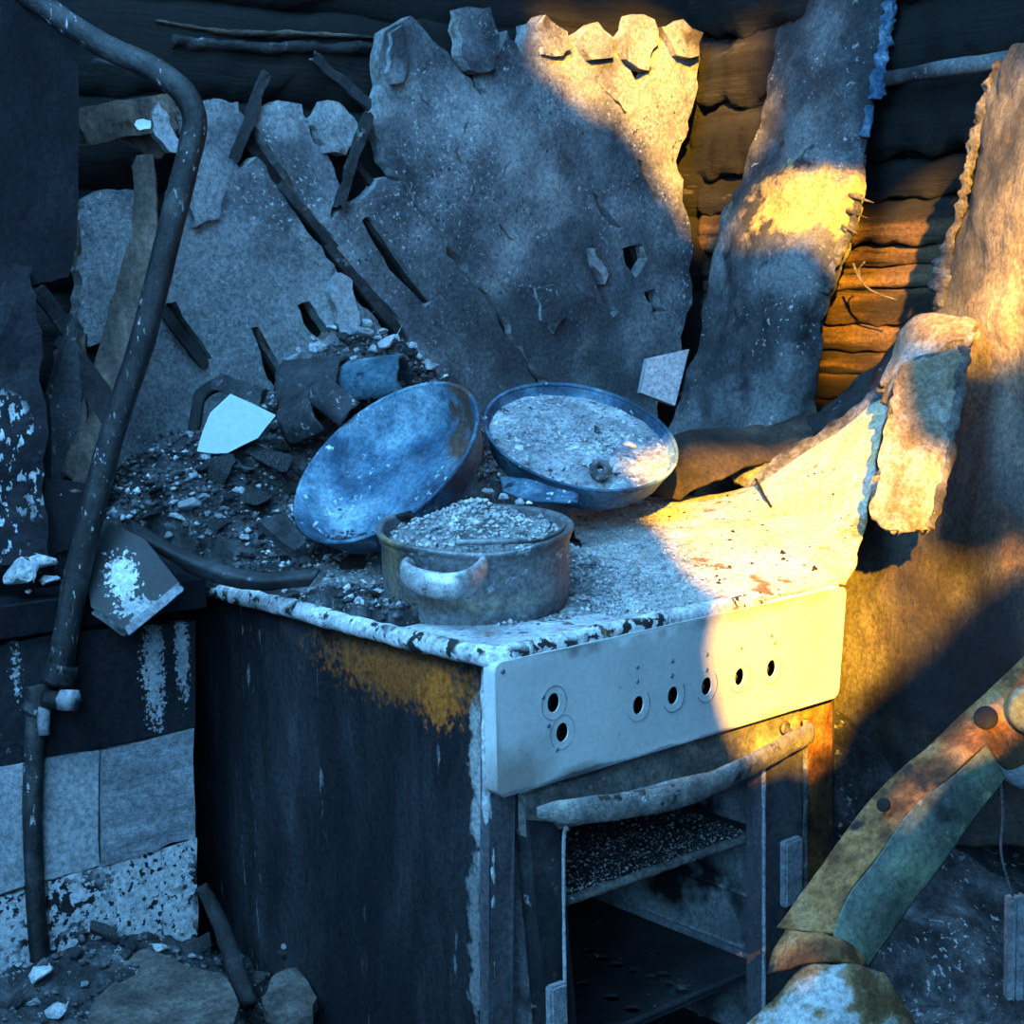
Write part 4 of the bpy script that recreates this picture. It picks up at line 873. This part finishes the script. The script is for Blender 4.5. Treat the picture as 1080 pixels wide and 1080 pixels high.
ad, AV = ash_disc('ash_fill', f2, .1055, -.011, .006, M['pan_ash'], None, 3, .003); tag(ad, 'crusted pale ash filling the right-hand pan', 'ash', kind='stuff')
crumbs('ash_crumbs', [random.choice(AV) + n2 * .001 for _ in range(1300)], (.001, .006), M['crumb'], 'pale crumbs on the ash in the right-hand pan', 'ash', seed=21)
# remains of the handle mount
kf = frame_for(W(633, 496, 1.685), (VIEW * .9 + UP * .3).normalized())
lathe('handle_ring', [(.004, .004), (.006, .007), (.010, .006), (.0125, .001), (.011, -.004), (.004, -.006)], kf, M['crust'], P2, 24, .001)
for k in range(7):
    a = 2 * math.pi * k / 7; lathe('rivet', [(0, .003), (.0022, .002), (.003, 0), (.002, -.003), (0, -.003)], kf @ Matrix.Translation((.0105 * math.cos(a), .0105 * math.sin(a), .003)), M['crust'], P2, 10)
k_ = rock('plaster_chunk', 'pale_stone', W(664, 470, 1.70), (.022, .017, .012), 'largest white lump on the ash near the right rim of the filled pan', 'rubble', None, None, rnd)
# flat lid-like sheet under the right pan
lid = patch('crumpled_foil', [[(528, 505, 1.66), (560, 508, 1.64), (610, 522, 1.60)], [(532, 520, 1.64), (560, 528, 1.60), (608, 530, 1.585)]], 20, 6, .003, M['pan_blue'], None, .003, 30, .002); tag(lid, 'crumpled blue metal scrap under the ash-filled pan', 'scrap')

# pot
n3 = (AZ_ := Vector((0, 0, 1))) * 1.0 + VIEW * .10; n3.normalize()
c3_ = W(501, 556, 1.47)
P3 = empty('cooking_pot', 'round two-handled metal pot filled with rubble at the front of the stove top', 'pot', tuple(c3_ - n3 * .078))
f3 = frame_for(c3_, n3)
prof3 = [(.087, -.07), (.0885, -.002), (.089, .001), (.0945, .002), (.0955, 0), (.0945, -.003), (.0915, -.005), (.0925, -.0085), (.0905, -.011), (.0905, -.05), (.0895, -.068), (.086, -.078), (.078, -.082), (0, -.082)]
def dent(p):
    a = math.atan2(p.y, p.x)
    if p.z > -.02: p = p + Vector((0, 0, -.004 * math.exp(-((a + 1.35) / .5) ** 2) + .003 * math.exp(-((a - 2.9) / .4) ** 2)))
    return p
lathe('pot_body', prof3, f3, M['pot'], P3, 96, .0008, 0, dent)
inner_rim = [f3 @ Vector((.0865 * math.cos(a), .0865 * math.sin(a), .004 + .003 * math.sin(a * 3))) for a in [math.radians(-100 + 8 * k) for k in range(13)]]
tube('rim_lip', inner_rim, .0016, M['pot'], P3, 8, 4, .2, 40, 0, 1.6)
hand = [W(430, 597, 1.385), W(427, 604, 1.355), W(440, 612, 1.335), W(462, 618, 1.325), (W(485, 617, 1.325)), W(500, 610, 1.34), W(510, 598, 1.365), W(508, 594, 1.385)]
tube('pot_handle', hand, lambda t: .0036 + .0012 * math.sin(math.pi * t), M['handle_bright'], P3, 14, 6, .05, 40, 0, 2.5, tuple(UP))
for q in ((430, 598, 1.392), (508, 595, 1.392)): lathe('handle_mount', [(0, .002), (.007, .002), (.009, 0), (0, -.001)], frame_for(W(*q), VIEW), M['pot'], P3, 16)
pf, PV = ash_disc('pot_fill', f3, .085, -.012, .009, M['ash'], None, 9, .024); tag(pf, 'grey rubble and ash heaped in the pot', 'ash', kind='stuff')
crumbs('pot_crumbs', [random.choice(PV) + Vector((0, 0, .001)) for _ in range(2600)], (.001, .009), M['crumb'], 'fine pale crumbs in the pot', 'ash', seed=31)
for q in ((480, 540, 16), (500, 532, 14), (520, 536, 15), (541, 540, 13), (470, 552, 12), (498, 552, 12), (535, 556, 11), (560, 548, 12), (515, 518, 14), (455, 556, 10), (548, 530, 12), (575, 556, 9), (488, 562, 9), (527, 568, 9), (530, 524, 12), (505, 545, 10)):
    k = 1.47 / F; rock('plaster_chunk', 'chunk', W(q[0], q[1], 1.465 + (555 - q[1]) * .0018), q[2] * k * 1.15, 'grey plaster chunk heaped in the pot', 'rubble', 'plaster chunks in the pot', None, rnd)
k = 1.47 / F
rock('charred_lump', 'dark_hole', W(425, 543, 1.47), (38 * k, 26 * k, 22 * k), 'black charred lump at the left rim of the pot', 'char', None, None, rnd, (.2, .1, .5))
rock('stone', 'white_board', W(558, 531, 1.55), (16 * k, 9 * k, 8 * k), 'small bright white stone behind the right side of the pot', 'stone', None, None, rnd)
rock('stone', 'pale_stone', W(490, 530, 1.54), (22 * k, 10 * k, 8 * k), 'flat white stone at the back of the pot fill', 'stone', None, None, rnd, (.1, .1, .3))

# ================================================================== PIPE
PI = empty('gas_pipe', 'sooty metal pipe bent above the plaster and running down past the left of the stove', 'pipe', tuple(W(40, 1010, 1.5)))
PP = [(-260, -190), (-90, -95), (-20, -46), (30, -6), (95, 40), (160, 72), (192, 96), (205, 124), (200, 160), (180, 240), (150, 360), (118, 460), (85, 590), (62, 712)]
tube('pipe', [W(x, y, 1.46 + .00004 * y) for x, y in PP], lambda t: .0112 + .0015 * t, M['pipe'], PI, 18, 9, .05, 40, 1)
tube('pipe_collar', [W(66, 700, 1.49), W(60, 722, 1.49)], .0155, M['pipe'], PI, 16, 4, .1, 60)
tube('pipe_joint', [W(40, 722, 1.49), W(42, 738, 1.49), W(36, 752, 1.49)], .0135, M['pipe'], PI, 14, 6, .15, 60, 4)
tube('valve_stub', [W(48, 738, 1.48), W(75, 738, 1.47)], .009, M['pipe'], PI, 12, 4, .2, 60, 5)
tube('valve_nut', [W(66, 738, 1.47), W(78, 739, 1.465)], .0115, M['tile_grey'], PI, 6, 2, .1, 60, 5)
tube('valve_bleed', [W(46, 745, 1.48), W(47, 775, 1.48)], .006, M['tile_grey'], PI, 10, 4, .3, 60, 5)
hose = tube('ribbed_hose', [W(38, 745, 1.49), W(34, 850, 1.50), (W(36, 930, 1.51)), W(42, 1012, 1.52)], lambda t: .0098 + .0007 * math.sin(t * 620), M['pipe'], PI, 14, 70, .02, 40)
# wooden board behind the pipe
bd = patch('leaning_board', [[(142, 165, 1.66), (162, 163, 1.66)], [(140, 240, 1.66), (165, 250, 1.66)], [(112, 340, 1.63), (150, 340, 1.64)], [(90, 430, 1.60), (130, 420, 1.61)], [(76, 510, 1.57), (104, 520, 1.58)]], 10, 40, .012, M['woodv'], None, .002, 30, .003)
tag(bd, 'brown weathered board leaning on the wall behind the pipe', 'board')
bd = patch('scorched_board', [[(60, 370, 1.60), (88, 352, 1.60)], [(48, 430, 1.59), (92, 440, 1.59)], [(50, 490, 1.58), (84, 510, 1.58)]], 10, 24, .01, M['woodv'], None, .003, 24, .004)
tag(bd, 'short scorched grey-brown board left of the leaning board', 'board')
beam('charred_crosspiece', W(72, 372, 1.585), W(120, 440, 1.60), .025, .018, M['lath']); tag(bpy.data.objects['charred_crosspiece'], 'black charred crosspiece passing behind the pipe', 'batten')
beam('pale_splinter', W(96, 512, 1.56), W(104, 484, 1.565), .007, .006, M['tile_bright']); tag(bpy.data.objects['pale_splinter'], 'thin pale splinter standing beside the pipe above the ledge', 'splinter')

# ================================================================== SHEETS ON THE RIGHT
S1 = empty('curled_sheet', 'tall scorched sheet curling down in the wall corner, one sunlit band', 'sheet', tuple(W(790, 460, 2.12)))
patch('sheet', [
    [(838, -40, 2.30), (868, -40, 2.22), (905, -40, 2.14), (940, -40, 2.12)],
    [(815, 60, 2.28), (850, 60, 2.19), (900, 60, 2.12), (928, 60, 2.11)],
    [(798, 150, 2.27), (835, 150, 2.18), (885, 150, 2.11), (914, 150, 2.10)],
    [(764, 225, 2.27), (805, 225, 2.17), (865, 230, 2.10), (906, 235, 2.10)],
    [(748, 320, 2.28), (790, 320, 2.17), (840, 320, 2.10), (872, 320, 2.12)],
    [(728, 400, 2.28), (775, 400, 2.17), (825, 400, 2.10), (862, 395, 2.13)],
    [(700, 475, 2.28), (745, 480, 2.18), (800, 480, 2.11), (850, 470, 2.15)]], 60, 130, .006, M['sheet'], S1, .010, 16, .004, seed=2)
tube('blistered_edge', [W(944, -30, 2.10), W(935, 30, 2.09), W(928, 70, 2.09), W(924, 105, 2.09)], lambda t: .011 - .003 * t, M['blister_blue'], S1, 24, 50, .95, 75, 3, .7)
tube('blistered_edge', [W(917, 112, 2.09), W(915, 130, 2.09), W(912, 145, 2.09)], lambda t: .006, M['blister_blue'], S1, 12, 10, .6, 42, 4)
tube('blistered_edge', [W(906, 205, 2.09), W(904, 225, 2.09), W(890, 262, 2.09), W(878, 285, 2.09), W(870, 308, 2.10)], lambda t: .006 + .002 * t, M['blister'], S1, 24, 40, .95, 80, 5, .7)
for k, (a, b) in enumerate((((895, 205), (922, 214)), ((893, 222), (915, 230)), ((888, 238), (904, 246)))):
    tube('torn_flake', [W(*a, 2.09), W(*b, 2.07)], lambda t: .003 * (1 - t * .8), M['blister'], S1, 6, 4, .4, 60)
S2 = empty('curled_sheet', 'wide rust-streaked sheet hanging along the right edge of the picture', 'sheet', tuple(W(960, 800, 1.68)))
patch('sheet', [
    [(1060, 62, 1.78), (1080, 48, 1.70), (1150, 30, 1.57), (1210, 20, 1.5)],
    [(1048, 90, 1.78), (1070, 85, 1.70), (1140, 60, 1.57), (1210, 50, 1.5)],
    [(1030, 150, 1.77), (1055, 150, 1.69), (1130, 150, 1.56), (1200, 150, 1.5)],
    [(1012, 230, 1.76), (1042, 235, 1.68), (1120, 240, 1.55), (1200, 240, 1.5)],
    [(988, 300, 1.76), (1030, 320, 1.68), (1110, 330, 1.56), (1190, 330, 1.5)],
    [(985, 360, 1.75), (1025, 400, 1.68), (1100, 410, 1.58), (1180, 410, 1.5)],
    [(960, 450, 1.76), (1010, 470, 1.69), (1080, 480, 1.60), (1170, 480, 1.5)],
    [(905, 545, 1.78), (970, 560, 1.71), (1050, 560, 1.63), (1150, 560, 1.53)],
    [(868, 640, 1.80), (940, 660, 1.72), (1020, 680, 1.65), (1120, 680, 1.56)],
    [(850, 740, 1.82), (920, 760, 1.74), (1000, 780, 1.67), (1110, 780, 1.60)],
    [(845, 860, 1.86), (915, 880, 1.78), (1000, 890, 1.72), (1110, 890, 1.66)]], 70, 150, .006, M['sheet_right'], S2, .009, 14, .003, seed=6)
tube('blistered_edge', [W(1056, 66, 1.755), W(1044, 100, 1.76), W(1030, 145, 1.75), W(1020, 185, 1.745), W(1012, 225, 1.745), W(1000, 262, 1.74), W(994, 290, 1.74), W(992, 325, 1.735)], lambda t: .009 + .003 * math.sin(t * 9), M['blister'], S2, 26, 46, .95, 85, 9, .6)
# crusty pieces between
tp = patch('crusted_plate', [
    [(952, 388, 1.62), (985, 378, 1.61), (1018, 372, 1.60)], [(938, 440, 1.60), (972, 430, 1.59), (1010, 425, 1.585)],
    [(926, 500, 1.58), (960, 495, 1.57), (998, 490, 1.575)], [(918, 535, 1.575), (950, 545, 1.565), (985, 535, 1.57)], [(926, 548, 1.575), (952, 560, 1.565), (976, 558, 1.57)]], 30, 50, .014, M['plate_crust'], None, .005, 40, .004, seed=3)
tag(tp, 'white and brown crusted plate hanging against the right-hand sheet', 'plate')
tube('black_char_edge', [W(1018, 368, 1.60), W(1008, 430, 1.58), W(996, 500, 1.57), W(978, 556, 1.565)], .007, M['blister'], tp, 8, 18, .7, 60, 4)
tl = patch('curled_roll', [
    [(948, 372, 1.72), (962, 340, 1.70), (1000, 335, 1.66), (1032, 346, 1.64)],
    [(938, 396, 1.70), (960, 365, 1.66), (1000, 355, 1.63), (1030, 352, 1.62)],
    [(930, 412, 1.69), (958, 392, 1.64), (995, 372, 1.62), (1024, 364, 1.61)]], 30, 14, .012, M['plate_crust'], None, .004, 40, .004, seed=8)
tag(tl, 'curled crusted roll on top of the hanging plate, lit white', 'scrap')
patch('scorched_fold', [[(935, 410, 1.66), (965, 378, 1.62), (1024, 368, 1.60)], [(932, 425, 1.655), (968, 398, 1.615), (1018, 385, 1.595)]], 24, 5, .01, M['blister'], tl, .004, 40, .003, seed=8)
cr_ = patch('crust_strip', [
    [(770, 500, 1.94), (830, 478, 1.90), (890, 440, 1.84), (945, 398, 1.78)],
    [(775, 508, 1.92), (835, 490, 1.88), (897, 455, 1.82), (943, 412, 1.765)],
    [(790, 516, 1.90), (850, 498, 1.85), (905, 462, 1.80), (938, 424, 1.76)]], 40, 10, .010, M['crust'], None, .005, 40, .004, seed=5)
tag(cr_, 'grey crusted strip along the raised edge of the sunlit sheet', 'strip')
br = patch('curled_brown_sheet', [
    [(672, 512, 1.90), (715, 462, 1.95), (770, 452, 1.98), (820, 450, 2.0), (860, 430, 2.02)],
    [(690, 522, 1.86), (730, 480, 1.88), (780, 470, 1.92), (830, 478, 1.94), (868, 455, 1.96)],
    [(715, 526, 1.86), (755, 505, 1.86), (800, 488, 1.90), (840, 490, 1.92), (880, 470, 1.93)]], 60, 24, .006, M['brown_sheet'], None, .006, 16, .004, seed=6)
tag(br, 'brown curled sheet behind the right rim of the ash-filled pan', 'sheet')
dk = patch('dark_scrap', [[(850, 440, 2.0), (880, 425, 1.98), (930, 380, 1.95), (958, 345, 1.92)], [(860, 462, 1.95), (900, 440, 1.92), (935, 400, 1.90), (960, 360, 1.88)]], 24, 8, .01, M['lath'], None, .008, 24, .004, seed=2)
tag(dk, 'black charred scrap behind the crusted strip', 'scrap')
bs = slab('blue_tile_piece', [(683, 378), (727, 368), (712, 428), (676, 414)], lambda u, v: W(u, v, 1.98), tuple(-VIEW * .010 + RIGHT * -.004), M['blue_glossy'], None, (), 12); tag(bs, 'upright light blue tile piece behind the ash-filled pan', 'tile')
bs.data.materials.clear(); bs.data.materials.append(M['tile_bright'])

# ================================================================== FOREGROUND RIGHT
BM = empty('bent_metal_rail', 'rusty bent metal rail running diagonally across the lower right', 'rail', tuple(W(860, 1020, 1.2)))
patch('upper_flange', [
    [(1120, 650, 1.33), (1125, 700, 1.315), (1130, 762, 1.31)],
    [(1080, 693, 1.325), (1090, 735, 1.305), (1100, 792, 1.30)],
    [(1045, 727, 1.315), (1055, 765, 1.295), (1062, 812, 1.29)],
    [(1019, 751, 1.31), (1030, 772, 1.285), (1040, 788, 1.275)],
    [(975, 792, 1.30), (988, 808, 1.28), (1000, 822, 1.265)],
    [(931, 831, 1.285), (945, 842, 1.27), (962, 852, 1.255)],
    [(890, 882, 1.27), (906, 894, 1.255), (925, 905, 1.238)],
    [(855, 930, 1.25), (873, 938, 1.238), (894, 945, 1.225)],
    [(820, 979, 1.23), (848, 982, 1.215), (880, 985, 1.205)]], 24, 70, .003, M['rust'], BM, .002, 18, .0006, seed=2)
patch('lower_flange', [
    [(1040, 786, 1.275), (1050, 802, 1.278), (1059, 820, 1.285)],
    [(1000, 822, 1.265), (1012, 845, 1.265), (1025, 866, 1.272)],
    [(962, 852, 1.255), (976, 882, 1.250), (995, 908, 1.258)],
    [(925, 905, 1.238), (943, 930, 1.235), (962, 953, 1.245)],
    [(894, 945, 1.225), (913, 970, 1.222), (934, 992, 1.230)],
    [(878, 986, 1.205), (895, 1005, 1.20), (914, 1020, 1.21)]], 20, 60, .003, M['green_metal'], BM, .0015, 18, .0006, seed=3)
patch('torn_end', [
    [(828, 978, 1.215), (850, 985, 1.19), (885, 990, 1.185), (915, 1012, 1.195)],
    [(820, 998, 1.20), (850, 1000, 1.175), (885, 1006, 1.17), (912, 1022, 1.19)],
    [(808, 1028, 1.19), (840, 1018, 1.17), (880, 1014, 1.165), (910, 1024, 1.185)]], 24, 10, .003, M['rust'], BM, .003, 30, .002, seed=4)
for (px, py, d, rr) in ((1040, 757, 1.292, .010), (932, 849, 1.262, .0058)):
    nn = (VIEW + UP * .2 - RIGHT * .2).normalized()
    lathe('bolt_hole', [(0, .0012), (rr * .55, .001), (rr, .0004), (rr, -.002), (0, -.002)], frame_for(W(px, py, d - .006), nn), M['dark_hole'], BM, 20)
lathe('round_boss', [(0, .004), (.012, .004), (.017, .006), (.0205, .005), (.022, 0), (.021, -.006), (0, -.006)], frame_for(W(1090, 748, 1.285), (VIEW - RIGHT * .1).normalized()), M['green_metal'], BM, 40)
sn = patch('crumpled_sheet_metal', [
    [(842, 1026, 1.17), (860, 1018, 1.165), (905, 1020, 1.16), (930, 1026, 1.17)],
    [(815, 1055, 1.165), (858, 1050, 1.145), (905, 1048, 1.145), (950, 1062, 1.165)],
    [(780, 1090, 1.17), (850, 1095, 1.13), (905, 1095, 1.135), (975, 1095, 1.17)],
    [(760, 1130, 1.18), (850, 1140, 1.13), (905, 1140, 1.135), (990, 1140, 1.18)]], 40, 30, .003, M['snowy_rust'], None, .003, 18, .002, seed=5)
tag(sn, 'crumpled rusty sheet metal with white flaked patch at the bottom edge', 'scrap')
# small grey block and wires at the right edge
bl = empty('grey_metal_block', 'small grey ribbed metal block at the right edge above the floor', 'block', tuple(W(1072, 1050, 1.4)))
for k in range(3): beam('rib', W(1066 + k * 9, 945, 1.42), W(1064 + k * 9, 1052, 1.42), .007, .012, M['tile_grey'], bl, VIEW, .0006, 6, k)
tube('pinned_arm', [W(1058, 800, 1.42), W(1075, 815, 1.42), W(1110, 830, 1.42)], .014, M['tile_grey'], bl, 10, 4, .1)
wi = tube('thin_wire', [W(1055, 815, 1.33), W(1058, 860, 1.36), W(1056, 900, 1.38), W(1068, 945, 1.40)], .0012, M['tile_grey'], None, 6, 8); tag(wi, 'thin bent wire hanging behind the rail at the right edge', 'wire')
# rubble right of the stove, in the gap
def rh(x, y): 
    p = Vector((x, y, 0)); return .52 + g(x, y, .58, .10, .08, .12, .16) + .02 * fn(p, 10, 4, 4) + .008 * abs(fn(p, 36, 3, 5)) - .35 * max(0, .0 - y)
rr_ = field('side_rubble_heap', .485, .95, -.30, .30, .008, rh, lambda x, y: True, M['dark_ash'], 0); tag(rr_, 'dark rubble heaped between the stove and the right-hand sheet', 'rubble', kind='stuff')
def fh(x, y):
    p = Vector((x, y, 0)); return .36 + .03 * fn(p, 9, 4, 7) + .01 * abs(fn(p, 40, 3, 5)) + .12 * x
fr_ = field('front_rubble_heap', .15, .95, -.34, -.07, .008, fh, lambda x, y: True, M['dark_ash'], 0); tag(fr_, 'dark rubble on the floor in front of the oven', 'rubble', kind='stuff')
